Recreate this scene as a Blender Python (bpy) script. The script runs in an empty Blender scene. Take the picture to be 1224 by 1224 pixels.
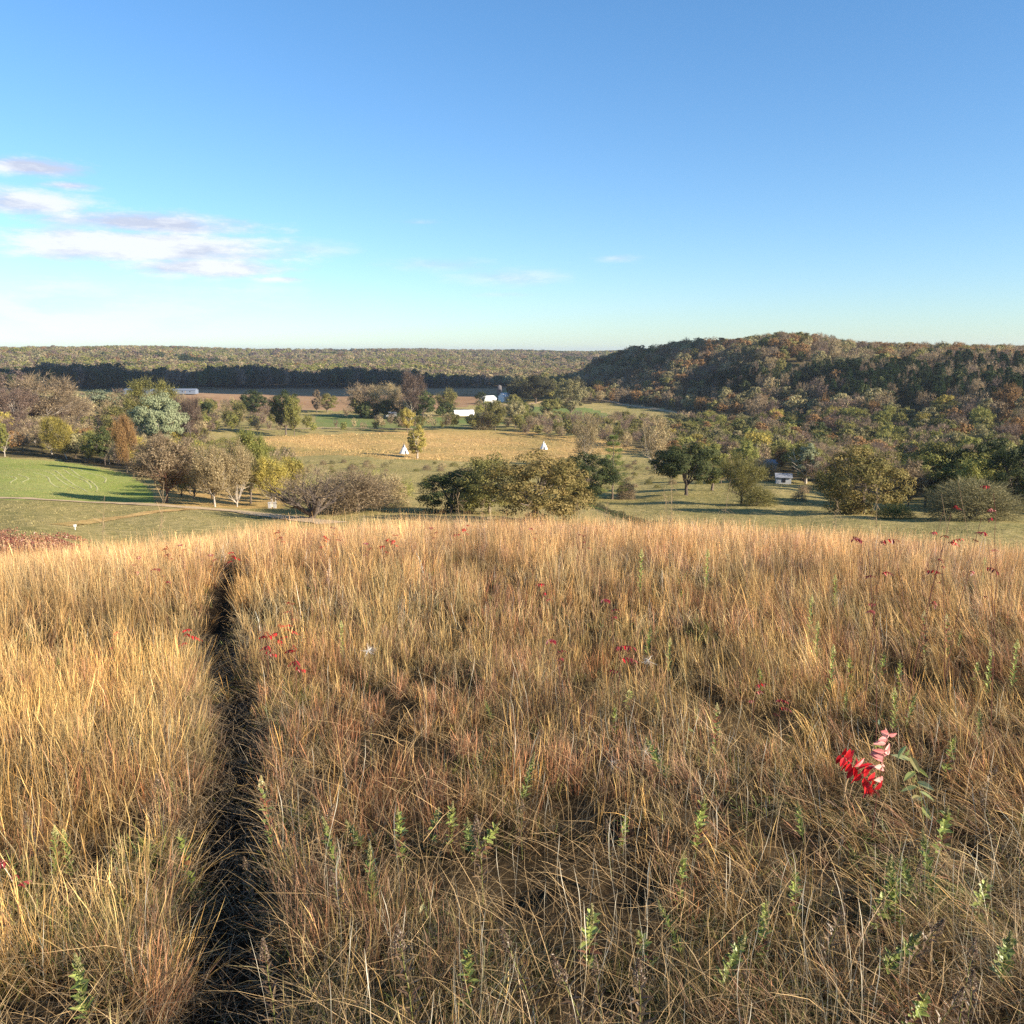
import bpy, math, random
import numpy as np
R = math.radians
random.seed(7); rng = np.random.default_rng(11)
C = bpy.context.scene.collection
sc = bpy.context.scene

# ------------------------------------------------------------------ camera maths (pixels of the 1224 px photograph)
F, EYE, P = 1039.0, 1.65, R(10.47)
cP, sP = math.cos(P), math.sin(P)
def raydir(px, py):
    x = px-612.0; u = 612.0-py
    return np.array([x, F*cP+u*sP, u*cP-F*sP])
def project(x, y, z):
    dz = z-EYE
    dep = y*cP-dz*sP; up = y*sP+dz*cP
    dep = np.where(dep < 1e-3, 1e-3, dep)
    return 612+F*x/dep, 612-F*up/dep, dep
def azpx(px): return math.atan((px-612)/1035.0)

# ------------------------------------------------------------------ noise
def vn(x, y, seed=0):
    x = np.asarray(x, float); y = np.asarray(y, float)
    xi = np.floor(x).astype(np.int64); yi = np.floor(y).astype(np.int64)
    fx = x-xi; fy = y-yi; fx = fx*fx*(3-2*fx); fy = fy*fy*(3-2*fy)
    def h(a, b):
        n = (a*374761393+b*668265263+seed*974711) & 0x7fffffff
        n = ((n ^ (n >> 13))*1274126177) & 0x7fffffff
        return ((n ^ (n >> 16)) & 0xffff)/65535.0
    return (h(xi, yi)*(1-fx)+h(xi+1, yi)*fx)*(1-fy)+(h(xi, yi+1)*(1-fx)+h(xi+1, yi+1)*fx)*fy
def fbm(x, y, seed=0, o=3):
    s = 0; a = .5
    for i in range(o): s = s+a*(vn(x*2**i, y*2**i, seed+i)-.5); a *= .5
    return s*2

# ------------------------------------------------------------------ terrain: radial height profiles round the viewpoint
near = [(0.2, ('z', 0)), (20, ('z', -3.4)), (45, ('z', -7.75)), (60, ('z', -11.4))]
far = [(1150, 464), (1500, 452), (2200, 437), (3000, 427), (3700, 423.5), (5000, 424), (12000, 421)]
PROF = {
 -250: [(80, 641), (100, 638), (130, 621), (165, 601), (200, 588), (270, 563), (330, 547), (450, 517), (600, 497), (800, 480), (1000, 469), (1150, 463), (1500, 450), (2100, 435), (2700, 426), (3300, 424), (5000, 424), (12000, 421)],
 0: [(80, 641), (100, 638), (130, 621), (165, 601), (200, 588), (270, 563), (330, 547), (450, 517), (600, 497), (800, 480), (1000, 469), (1150, 463), (1500, 450), (2100, 435), (2700, 425), (3300, 423), (5000, 424), (12000, 421)],
 160: [(80, ('z', -16)), (130, 624), (165, 604), (200, 590), (270, 566), (330, 551), (450, 524), (600, 499), (800, 482), (1000, 469.5), (1150, 463), (1500, 450), (2100, 433), (2700, 422), (3300, 420), (5000, 423), (12000, 421)],
 330: [(80, ('z', -16)), (130, 627), (165, 607), (200, 592), (280, 565), (404, 538), (520, 513), (650, 496), (800, 482), (1000, 470)]+far,
 612: [(80, ('z', -16.2)), (110, ('z', -20.6)), (150, 611), (200, 592), (280, 565), (404, 540), (520, 514), (650, 496), (800, 482), (1000, 470)]+far,
 690: [(80, ('z', -16.2)), (110, ('z', -20.6)), (150, 611), (200, 594), (280, 568), (404, 541), (520, 515), (650, 496), (800, 482), (1000, 468), (1150, 458), (1500, 452), (2200, 437), (3000, 428), (3700, 424), (5000, 424), (12000, 421)],
 715: [(80, ('z', -16.2)), (110, 634), (150, 612), (200, 594), (280, 569), (404, 542), (520, 515), (650, 497), (800, 483), (870, 477), (940, 464), (1010, 449), (1080, 439), (1300, ('z', -27)), (2200, 437), (3000, 428), (3700, 424), (5000, 424), (12000, 421)],
 750: [(80, ('z', -16.2)), (110, 634), (150, 613), (200, 595), (280, 570), (404, 544), (520, 516), (650, 498), (800, 484), (860, 478), (930, 457), (1000, 438), (1080, 427), (1300, ('z', -20)), (2200, 437), (3000, 428), (3700, 424), (5000, 424), (12000, 421)],
 820: [(80, ('z', -16.2)), (110, 634), (150, 613), (200, 591), (280, 569), (404, 546), (500, 524), (650, 499), (730, 489), (780, 474), (850, 448), (920, 428), (980, 418), (1100, ('z', -3)), (1400, ('z', -20)), (3000, 428), (3700, 424), (12000, 421)],
 930: [(80, ('z', -16.4)), (110, 636), (150, 614), (190, 596), (250, 574), (330, 556), (420, 538), (480, 524), (540, 508), (600, 490), (680, 459), (760, 428), (830, 412), (1000, ('z', 4)), (1500, ('z', -14)), (3700, 424), (12000, 421)],
 1050: [(80, ('z', -16.6)), (110, 636), (156, 612), (200, 600), (260, 578), (330, 560), (400, 542), (470, 518), (550, 484), (640, 452), (740, 435), (820, 428), (1000, 426), (1500, 425), (3700, 422), (12000, 421)],
 1224: [(80, ('z', -17)), (110, 640), (150, 618), (180, 608), (230, 590), (280, 568), (350, 536), (430, 505), (520, 476), (620, 452), (720, 439), (850, 432), (1200, 428), (2000, 426), (12000, 423)],
 1450: [(80, ('z', -17)), (110, 642), (150, 618), (180, 608), (230, 590), (280, 568), (350, 536), (430, 505), (520, 476), (620, 452), (720, 439), (850, 432), (1200, 428), (2000, 426), (12000, 423)],
}
def pchip(x, y, q):
    x = np.array(x, float); y = np.array(y, float); h = np.diff(x); dl = np.diff(y)/h; m = np.zeros_like(y)
    for i in range(1, len(x)-1):
        if dl[i-1]*dl[i] > 0:
            w1 = 2*h[i]+h[i-1]; w2 = h[i]+2*h[i-1]; m[i] = (w1+w2)/(w1/dl[i-1]+w2/dl[i])
    m[0] = dl[0]; m[-1] = dl[-1]
    k = np.clip(np.searchsorted(x, q)-1, 0, len(h)-1); t = (q-x[k])/h[k]
    return y[k]*(1+2*t)*(1-t)**2+h[k]*m[k]*t*(1-t)**2+y[k+1]*t*t*(3-2*t)+h[k]*m[k+1]*t*t*(t-1)
L0, L1, NL = math.log(0.2), math.log(12000), 900
lg = np.linspace(L0, L1, NL)
azs, tab = [], []
for px in sorted(PROF):
    pts = []
    nr_ = near if px > 200 else [(0.2, ('z', 0)), (20, ('z', -3.58)), (45, ('z', -8.2)), (60, ('z', -11.8))]
    for d, v in nr_+PROF[px]:
        if isinstance(v, tuple): z = v[1]
        else:
            r = raydir(px, v); z = EYE+d*r[2]/math.hypot(r[0], r[1])
        pts.append((math.log(d), z))
    azs.append(azpx(px)); tab.append(pchip([a for a, b in pts], [b for a, b in pts], lg))
B = 0.02*np.exp(lg); B = np.where(B > 6, 6, B)                      # the land behind the viewer stays high
azs = [-3.2, -1.4]+azs+[1.4, 3.2]; tab = [B, tab[0]]+tab+[tab[-1], B]
azs = np.array(azs); tab = np.array(tab)
pathpx = [(262, 1300), (268, 1224), (276, 1092), (272, 1010), (280, 940), (284, 870), (266, 800), (258, 750), (270, 705), (277, 676)]
def h0(x, y):
    x = np.asarray(x, float); y = np.asarray(y, float)
    d = np.maximum(np.hypot(x, y), .21); az = np.arctan2(x, y)
    k = np.clip(np.searchsorted(azs, az)-1, 0, len(azs)-2); t = np.clip((az-azs[k])/(azs[k+1]-azs[k]), 0, 1); t = t*t*(3-2*t)
    g = np.clip((np.log(d)-L0)/(L1-L0)*(NL-1), 0, NL-1.001); i = g.astype(int); f = g-i
    z = (tab[k, i]*(1-f)+tab[k, i+1]*f)*(1-t)+(tab[k+1, i]*(1-f)+tab[k+1, i+1]*f)*t
    z = z+fbm(x/3.1, y/3.1, 3)*.16*np.clip(d/3, 0, 1)+fbm(x/60, y/60, 8)*np.clip((d-60)/300, 0, 1)*2.0
    z = z+fbm(x/420, y/420, 21)*np.clip((d-1300)/900, 0, 1)*16
    return z
def cast(px, py, d0=70.0, hf=None):
    r = raydir(px, py); r = r/math.hypot(r[0], r[1])
    d = d0*np.exp(np.arange(0, math.log(9000/d0), .0015)); hf = hf or h0
    g = hf(r[0]*d, r[1]*d)-(EYE+r[2]*d)
    k = np.argmax(g > 0) if (g > 0).any() else len(d)-1
    dd = d[k]; return np.array([r[0]*dd, r[1]*dd, float(hf(r[0]*dd, r[1]*dd))])
pp = np.array([cast(a, b, 1.0)[:2] for a, b in pathpx])
pp = pp[np.argsort(pp[:, 1])]
pathY = np.concatenate([[-6], pp[:, 1], [60]]); pathX = np.concatenate([[pp[0, 0]-.2], pp[:, 0], [pp[-1, 0]-3]])
def pathoff(x, y): return x-np.interp(y, pathY, pathX)
HOLES = [(cast(a_, b_, 1.0)[:2], c_) for a_, b_, c_ in ((672, 975, .20), (720, 985, .17), (830, 835, .30), (900, 865, .30), (985, 900, .26), (775, 810, .26), (1160, 840, .22), (1200, 880, .2), (150, 1000, .15), (110, 1040, .16), (380, 900, .14), (455, 880, .12), (520, 900, .16), (610, 1060, .2), (940, 1010, .22), (860, 985, .16), (1010, 1060, .2), (750, 1060, .2), (1150, 1010, .2), (395, 850, .14), (300, 830, .2), (560, 1000, .16), (60, 960, .14), (140, 880, .16), (490, 800, .2), (590, 790, .22))]
def h(x, y):
    o = pathoff(x, y); fade = np.clip((60-y)/10, 0, 1)
    z = h0(x, y)-.17*np.exp(-(o/.30)**4)*fade
    for c_, rad_ in HOLES: z = z-.14*np.exp(-((x-c_[0])**2+(y-c_[1])**2)/(rad_*1.1)**2)
    return z
def cz(px, py, d0=70.0): return cast(px, py, d0)

# ------------------------------------------------------------------ helpers
def tag(o, label=None, cat=None, group=None, kind=None):
    for k, v in (('label', label), ('category', cat), ('group', group), ('kind', kind)):
        if v: o[k] = v
    return o
def mesh(name, V, Fc, mats=(), attr=None, mi=None, smooth=False, col=None):
    """V (n,3); Fc (m,3|4) array"""
    V = np.asarray(V, np.float32); Fc = np.asarray(Fc, np.int32); m = bpy.data.meshes.new(name)
    k = Fc.shape[1]; m.vertices.add(len(V)); m.vertices.foreach_set('co', V.ravel())
    m.loops.add(Fc.size); m.loops.foreach_set('vertex_index', Fc.ravel())
    m.polygons.add(len(Fc)); m.polygons.foreach_set('loop_start', np.arange(0, Fc.size, k, dtype=np.int32))
    if smooth: m.polygons.foreach_set('use_smooth', np.ones(len(Fc), bool))
    else: m.polygons.foreach_set('use_smooth', np.zeros(len(Fc), bool))
    for a in mats: m.materials.append(a)
    if mi is not None: m.polygons.foreach_set('material_index', np.asarray(mi, np.int32))
    if attr is not None:
        a = m.attributes.new('v', 'FLOAT', 'POINT'); a.data.foreach_set('value', np.asarray(attr, np.float32))
    if col is not None:
        a = m.color_attributes.new('Col', 'FLOAT_COLOR', 'POINT')
        a.data.foreach_set('color', np.concatenate([col, np.ones((len(col), 1))], 1).astype(np.float32).ravel())
    m.update(calc_edges=True); return m
def link(name, data, parent=None, loc=None):
    o = bpy.data.objects.new(name, data); C.objects.link(o)
    if parent is not None: o.parent = parent
    if loc is not None: o.location = loc
    return o
def empty(name, loc, rz=0, s=1.0):
    o = bpy.data.objects.new(name, None); C.objects.link(o); o.location = loc; o.rotation_euler.z = rz
    o.scale = (s, s, s) if not isinstance(s, tuple) else s; o.empty_display_size = .3
    return o
class MB:
    def __init__(s): s.V = []; s.F = []; s.n = 0
    def add(s, V, Fc):
        s.V.append(np.asarray(V, float)); s.F += [tuple(i+s.n for i in f) for f in Fc]; s.n += len(V); return s
    def box(s, c, d, rz=0):
        c = np.array(c, float); d = np.array(d, float)/2
        V = np.array([(x, y, z) for x in (-1, 1) for y in (-1, 1) for z in (-1, 1)])*d
        if rz:
            a, b = math.cos(rz), math.sin(rz); V = np.stack([V[:, 0]*a-V[:, 1]*b, V[:, 0]*b+V[:, 1]*a, V[:, 2]], 1)
        return s.add(V+c, [(0, 1, 3, 2), (4, 6, 7, 5), (0, 4, 5, 1), (2, 3, 7, 6), (0, 2, 6, 4), (1, 5, 7, 3)])
    def build(s, name, mat, parent=None, smooth=False, loc=None):
        m = bpy.data.meshes.new(name); m.from_pydata(np.concatenate(s.V).tolist(), [], s.F); m.materials.append(mat)
        if smooth:
            for p in m.polygons: p.use_smooth = True
        return link(name, m, parent, loc)
def tubes(P0, P1, R0, R1, n=5):
    """many tapered prisms at once -> V, quads"""
    P0 = np.asarray(P0, float); P1 = np.asarray(P1, float); A = P1-P0; A = A/np.maximum(np.linalg.norm(A, axis=1, keepdims=True), 1e-9)
    ref = np.where(np.abs(A[:, 2:3]) < .9, np.array([[0, 0, 1.]]), np.array([[1., 0, 0]]))
    U = np.cross(A, ref); U /= np.linalg.norm(U, axis=1, keepdims=True); W = np.cross(A, U)
    t = np.arange(n)*2*math.pi/n; c = np.cos(t)[None, :, None]; s_ = np.sin(t)[None, :, None]
    ring = U[:, None]*c+W[:, None]*s_
    V = np.stack([P0[:, None]+ring*np.asarray(R0)[:, None, None], P1[:, None]+ring*np.asarray(R1)[:, None, None]], 1).reshape(-1, 3)
    i = np.arange(n); j = (i+1) % n; q = np.stack([i, j, n+j, n+i], 1)
    Fc = (q[None]+(np.arange(len(P0))*2*n)[:, None, None]).reshape(-1, 4)
    return V, Fc

# ------------------------------------------------------------------ materials
def mat(name):
    m = bpy.data.materials.new(name); m.use_nodes = True; nt = m.node_tree
    b = nt.nodes['Principled BSDF']; b.inputs['Roughness'].default_value = .85; b.inputs['Specular IOR Level'].default_value = .2
    return m, nt, b
def plain(name, col, rough=.8, noise=0, scale=3, spec=.2):
    m, nt, b = mat(name); b.inputs['Roughness'].default_value = rough; b.inputs['Specular IOR Level'].default_value = spec
    if noise:
        n = nt.nodes.new('ShaderNodeTexNoise'); n.inputs['Scale'].default_value = scale; n.inputs['Detail'].default_value = 6
        g = nt.nodes.new('ShaderNodeNewGeometry'); nt.links.new(g.outputs['Position'], n.inputs['Vector'])
        r = nt.nodes.new('ShaderNodeValToRGB'); r.color_ramp.elements[0].position = .3; r.color_ramp.elements[1].position = .7
        r.color_ramp.elements[0].color = (*[c*(1-noise) for c in col], 1); r.color_ramp.elements[1].color = (*[min(1, c*(1+noise)) for c in col], 1)
        nt.links.new(n.outputs['Fac'], r.inputs['Fac']); nt.links.new(r.outputs['Color'], b.inputs['Base Color'])
    else: b.inputs['Base Color'].default_value = (*col, 1)
    return m
def ground_mat(name, cols, scales=(.02, .35), bump=0.3):
    """two noises choose between four own colours of the ground cover"""
    m, nt, b = mat(name); N = nt.nodes; L = nt.links; g = N.new('ShaderNodeNewGeometry')
    b.inputs['Roughness'].default_value = 1; b.inputs['Specular IOR Level'].default_value = 0
    out = []
    for s in scales:
        n = N.new('ShaderNodeTexNoise'); n.inputs['Scale'].default_value = s; n.inputs['Detail'].default_value = 8; n.inputs['Roughness'].default_value = .65
        L.new(g.outputs['Position'], n.inputs['Vector']); out.append(n)
    r1 = N.new('ShaderNodeValToRGB'); r2 = N.new('ShaderNodeValToRGB')
    for r, a, c in ((r1, cols[0], cols[1]), (r2, cols[2], cols[3])):
        r.color_ramp.elements[0].position = .36; r.color_ramp.elements[1].position = .64
        r.color_ramp.elements[0].color = (*a, 1); r.color_ramp.elements[1].color = (*c, 1)
    L.new(out[1].outputs['Fac'], r1.inputs['Fac']); L.new(out[1].outputs['Fac'], r2.inputs['Fac'])
    mx = N.new('ShaderNodeMix'); mx.data_type = 'RGBA'; rr = N.new('ShaderNodeMapRange'); rr.inputs[1].default_value = .4; rr.inputs[2].default_value = .6
    L.new(out[0].outputs['Fac'], rr.inputs[0]); L.new(rr.outputs[0], mx.inputs[0]); L.new(r1.outputs[0], mx.inputs[6]); L.new(r2.outputs[0], mx.inputs[7])
    L.new(mx.outputs[2], b.inputs['Base Color'])
    bp = N.new('ShaderNodeBump'); bp.inputs['Strength'].default_value = bump; bp.inputs['Distance'].default_value = .5
    L.new(out[1].outputs['Fac'], bp.inputs['Height']); L.new(bp.outputs[0], b.inputs['Normal'])
    return m
def leaf_mat(name, c0, c1, c2=None, trans=.33, var=.16):
    """leaf colour runs c0..c1(..c2) by each leaf's own value, shifted a little from tree to tree"""
    m, nt, b = mat(name); N = nt.nodes; L = nt.links
    a = N.new('ShaderNodeAttribute'); a.attribute_name = 'v'; oi = N.new('ShaderNodeObjectInfo')
    r = N.new('ShaderNodeValToRGB'); e = r.color_ramp.elements; e[0].color = (*c0, 1); e[1].color = (*(c2 or c1), 1)
    if c2: k = e.new(.5); k.color = (*c1, 1)
    ad = N.new('ShaderNodeMath'); ad.operation = 'MULTIPLY_ADD'; ad.inputs[1].default_value = 2*var; ad.inputs[2].default_value = -var
    L.new(oi.outputs['Random'], ad.inputs[0]); s = N.new('ShaderNodeMath'); s.operation = 'ADD'; L.new(a.outputs['Fac'], s.inputs[0]); L.new(ad.outputs[0], s.inputs[1])
    L.new(s.outputs[0], r.inputs['Fac']); b.inputs['Roughness'].default_value = .7
    hv = N.new('ShaderNodeHueSaturation'); L.new(r.outputs[0], hv.inputs['Color'])
    vv = N.new('ShaderNodeMath'); vv.operation = 'MULTIPLY_ADD'; vv.inputs[1].default_value = .5; vv.inputs[2].default_value = .75
    fr = N.new('ShaderNodeMath'); fr.operation = 'FRACT'; mu = N.new('ShaderNodeMath'); mu.operation = 'MULTIPLY'; mu.inputs[1].default_value = 17.3
    L.new(oi.outputs['Random'], mu.inputs[0]); L.new(mu.outputs[0], fr.inputs[0]); L.new(fr.outputs[0], vv.inputs[0]); L.new(vv.outputs[0], hv.inputs['Value'])
    L.new(hv.outputs[0], b.inputs['Base Color'])
    t = N.new('ShaderNodeBsdfTranslucent'); L.new(hv.outputs[0], t.inputs['Color']); mx = N.new('ShaderNodeMixShader'); mx.inputs[0].default_value = trans
    L.new(b.outputs[0], mx.inputs[1]); L.new(t.outputs[0], mx.inputs[2]); L.new(mx.outputs[0], N['Material Output'].inputs['Surface'])
    return m
def col_mat(name, trans=.3, rough=.6, spec=.3):
    m, nt, b = mat(name); N = nt.nodes; L = nt.links; a = N.new('ShaderNodeAttribute'); a.attribute_name = 'Col'
    b.inputs['Roughness'].default_value = rough; b.inputs['Specular IOR Level'].default_value = spec
    L.new(a.outputs['Color'], b.inputs['Base Color']); t = N.new('ShaderNodeBsdfTranslucent'); L.new(a.outputs['Color'], t.inputs['Color'])
    mx = N.new('ShaderNodeMixShader'); mx.inputs[0].default_value = trans
    L.new(b.outputs[0], mx.inputs[1]); L.new(t.outputs[0], mx.inputs[2]); L.new(mx.outputs[0], N['Material Output'].inputs['Surface'])
    return m

M = dict(
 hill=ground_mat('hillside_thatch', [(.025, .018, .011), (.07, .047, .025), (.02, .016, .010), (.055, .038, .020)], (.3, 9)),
 trail=ground_mat('trodden_shade_dark_soil', [(.035, .025, .017), (.075, .055, .036), (.045, .032, .022), (.11, .08, .05)], (1.2, 14), 1.0),  # trail soil darkened to stand for the shade between its grass banks
 meadow=ground_mat('meadow_grass', [(.25, .205, .075), (.42, .325, .145), (.16, .15, .052), (.33, .27, .11)], (.035, .7), .8),
 hay=ground_mat('hay_field_grass', [(.20, .24, .05), (.28, .31, .08), (.25, .27, .075), (.33, .33, .11)], (.03, .8), .6),
 prairie=ground_mat('golden_prairie', [(.36, .22, .085), (.56, .37, .15), (.20, .165, .06), (.45, .31, .115)], (.022, .45), .8),
 plough=ground_mat('ploughed_soil', [(.26, .15, .078), (.33, .20, .11), (.29, .175, .095), (.38, .25, .14)], (.012, .1)),
 floor=ground_mat('woodland_floor', [(.07, .055, .03), (.12, .09, .05), (.09, .075, .035), (.15, .12, .06)], (.02, .3)),
 lawn=ground_mat('green_lawn', [(.12, .17, .05), (.17, .20, .07), (.16, .18, .06), (.24, .22, .09)], (.03, .7), .6),
 gravel=ground_mat('gravel', [(.46, .33, .19), (.56, .42, .26), (.40, .29, .17), (.50, .38, .23)], (.2, 2.)),
 bark=plain('bark', (.15, .115, .085), .9, .35, 4), palebark=plain('pale_bark', (.42, .36, .29), .9, .25, 3),
 redbark=plain('red_brown_bark', (.20, .10, .07), .9, .3, 4), darkbark=plain('dark_bark', (.09, .07, .055), .9, .35, 4),
 oak=leaf_mat('oak_leaves', (.085, .085, .022), (.21, .165, .05), (.38, .275, .10)),
 darkgreen=leaf_mat('dark_green_leaves', (.03, .045, .014), (.06, .075, .022), (.12, .125, .04)),
 olive=leaf_mat('olive_leaves', (.07, .075, .022), (.19, .175, .05), (.29, .25, .085)),
 greyolive=leaf_mat('grey_olive_leaves', (.11, .105, .045), (.25, .22, .10), (.40, .34, .17)),
 yellow=leaf_mat('yellow_leaves', (.20, .18, .04), (.36, .29, .07), (.48, .37, .09)),
 yellowgreen=leaf_mat('yellow_green_leaves', (.14, .155, .04), (.24, .235, .06), (.33, .29, .08)),
 palegreen=leaf_mat('pale_green_leaves', (.15, .18, .09), (.25, .275, .15), (.36, .37, .22)),
 rust=leaf_mat('rust_leaves', (.14, .08, .035), (.26, .15, .06), (.36, .22, .09)),
 brown=leaf_mat('brown_twigs', (.14, .10, .06), (.25, .185, .11), (.38, .285, .165)),
 tan=leaf_mat('tan_twigs', (.22, .165, .085), (.36, .275, .14), (.50, .40, .215)),
 purple=leaf_mat('purple_brown_twigs', (.11, .075, .055), (.19, .13, .095), (.28, .20, .14)),
 conifer=leaf_mat('conifer_needles', (.014, .03, .012), (.03, .055, .02), (.055, .085, .03)),
 pine=leaf_mat('pine_needles', (.08, .11, .03), (.15, .185, .05), (.24, .26, .075)),
 cloudy=leaf_mat('shade_dark_leaves', (.045, .048, .022), (.08, .075, .034), (.12, .105, .05)),  # leaf tone darkened for shade: the clouded treeline, the hedge line
)

# ------------------------------------------------------------------ tree shapes (built 10 m tall, shared by copies)
def limbs_skel(r, nl=8, H=10.0, W=9.0, split=.22, depth=2, spread=.9, r0=.28, lean=0.0, single=False):
    """trunk and limbs as lists of tapered pieces; returns P0,P1,R0,R1,tips"""
    P0, P1, A, Bq, tips = [], [], [], [], []
    def grow(p, dirn, length, rad, lev, segs=4):
        for s in range(segs):
            q = p+dirn*length/segs; ra = rad*(1-.55*s/segs); rb = rad*(1-.55*(s+1)/segs)
            P0.append(p.copy()); P1.append(q.copy()); A.append(ra); Bq.append(rb); p = q
            dirn = dirn+r.normal(0, .13, 3)+np.array([0, 0, .06]); dirn /= np.linalg.norm(dirn)
            tips.append((p.copy(), dirn.copy(), rb, lev))
            if lev < depth and s >= 1:
                for _ in range(2 if lev == 0 else 1):
                    a = dirn+r.normal(0, .55, 3); a[2] = abs(a[2])*.6+.1; a /= np.linalg.norm(a)
                    grow(p, a, length*r.uniform(.45, .65), rb*.6, lev+1, 3)
    top = H*split; t0 = np.array([0, 0, -.3]); lv = np.array([lean, 0, 1.0]); lv /= np.linalg.norm(lv)
    n = 3; p = t0
    for s in range(n):
        q = p+lv*(top+.3)/n+r.normal(0, .05, 3)*[1, 1, 0]; P0.append(p); P1.append(q); A.append(r0*(1.25 if s == 0 else 1-.08*s)); Bq.append(r0*(1-.08*(s+1))); p = q
    for i in range(nl):
        az = i*2.4+r.uniform(-.4, .4); el = r.uniform(.35, 1.35) if i else 1.45
        d = np.array([math.cos(az)*math.cos(el)*spread, math.sin(az)*math.cos(el)*spread, math.sin(el)]); d /= np.linalg.norm(d)
        Lh = (H-top)*.62 if d[2] > .7 else W*.5*.72
        grow(p-lv*r.uniform(0, top*.35), d, Lh*r.uniform(.8, 1.05), r0*.5, 0)
    return P0, P1, A, Bq, tips
def trunk_mesh(sk, n=5, m='bark'):
    V, Fc = tubes(sk[0], sk[1], sk[2], sk[3], n); return mesh('trunk', V, Fc, [M[m]], smooth=True)
def leafquads(Pc, size, r, out=None, bias=.6):
    n = len(Pc); a = r.normal(0, 1, (n, 3)); a /= np.linalg.norm(a, axis=1, keepdims=True); b = r.normal(0, 1, (n, 3))
    if out is not None:                                                # leaves face mostly out of their clump
        nn = out/np.maximum(np.linalg.norm(out, axis=1, keepdims=True), 1e-6)*bias+a*(1-bias); nn /= np.linalg.norm(nn, axis=1, keepdims=True)
        a = np.cross(nn, b); a /= np.linalg.norm(a, axis=1, keepdims=True); b = np.cross(nn, a)
    b -= a*(a*b).sum(1, keepdims=True); b /= np.linalg.norm(b, axis=1, keepdims=True)
    s = (size*r.uniform(.6, 1.3, n))[:, None]
    V = np.stack([Pc+a*s, Pc+b*s*.55, Pc-a*s, Pc-b*s*.55], 1).reshape(-1, 3)
    return V, np.arange(4*n).reshape(-1, 4)
def envelope(shape, r, n):
    """points inside the crown envelope (10 m tall tree, width about 10 m)"""
    u = r.normal(0, 1, (n, 3)); u /= np.linalg.norm(u, axis=1, keepdims=True); rad = r.uniform(.12, 1, n)**.38
    p = u*rad[:, None]
    if shape == 'round': return np.stack([p[:, 0]*4.4, p[:, 1]*4.4, 5.9+p[:, 2]*3.5+np.where(p[:, 2] < 0, -.2, 0)], 1)
    if shape == 'low': return np.stack([p[:, 0]*4.9*(1-.15*p[:, 2]), p[:, 1]*4.9*(1-.15*p[:, 2]), 4.6+p[:, 2]*4.6], 1)
    if shape == 'spread': return np.stack([p[:, 0]*5.0, p[:, 1]*5.0, 5.8+p[:, 2]*3.4*(1-.25*np.hypot(p[:, 0], p[:, 1]))], 1)
    if shape == 'vase': k = .55+.45*(p[:, 2]+1)/2; return np.stack([p[:, 0]*4.6*k, p[:, 1]*4.6*k, 6.0+p[:, 2]*3.7], 1)
    if shape == 'poplar': k = 1-.35*p[:, 2]; return np.stack([p[:, 0]*2.3*k, p[:, 1]*2.3*k, 5.6+p[:, 2]*4.1], 1)
    if shape == 'dome': return np.stack([p[:, 0]*5.0, p[:, 1]*5.0, .4+np.abs(p[:, 2])*8.6], 1)
def leafy(shape, r, nc, nl, size, cr=(.9, 1.6)):
    c = envelope(shape, r, nc); rc = r.uniform(*cr, nc); k = r.integers(0, nc, nl)
    u = r.normal(0, 1, (nl, 3)); u /= np.linalg.norm(u, axis=1, keepdims=True)
    p = c[k]+u*(rc[k]*r.uniform(.25, 1, nl)**.5)[:, None]*np.array([1.15, 1.15, .72]); p[:, 2] = np.maximum(p[:, 2], .15)
    cv = r.uniform(.15, .85, nc); v = np.clip(cv[k]*.55+r.uniform(0, 1, nl)*.45, 0, 1)
    V, Fc = leafquads(p, size, r, (p-c[k])/rc[k][:, None]+.5*(p-np.array([0, 0, 4.5]))/5+np.array([0, 0, .25]), .66); return V, Fc, np.repeat(v, 4), c
def slivers(P0, D, L, w, r):
    n = len(P0); s = np.cross(D, r.normal(0, 1, (n, 3))); s /= np.linalg.norm(s, axis=1, keepdims=True); w = np.broadcast_to(w, (n,))[:, None]
    mid = P0+D*(L*.5)[:, None]+r.normal(0, .05, (n, 3)); tip = P0+D*L[:, None]
    V = np.stack([P0-s*w, P0+s*w, mid+s*w*.7, mid-s*w*.7, tip+s*w*.25, tip-s*w*.25], 1).reshape(-1, 3)
    b = np.arange(n)[:, None]*6; Fc = np.concatenate([b+[0, 1, 2, 3], b+[3, 2, 4, 5]]); return V, Fc
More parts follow.
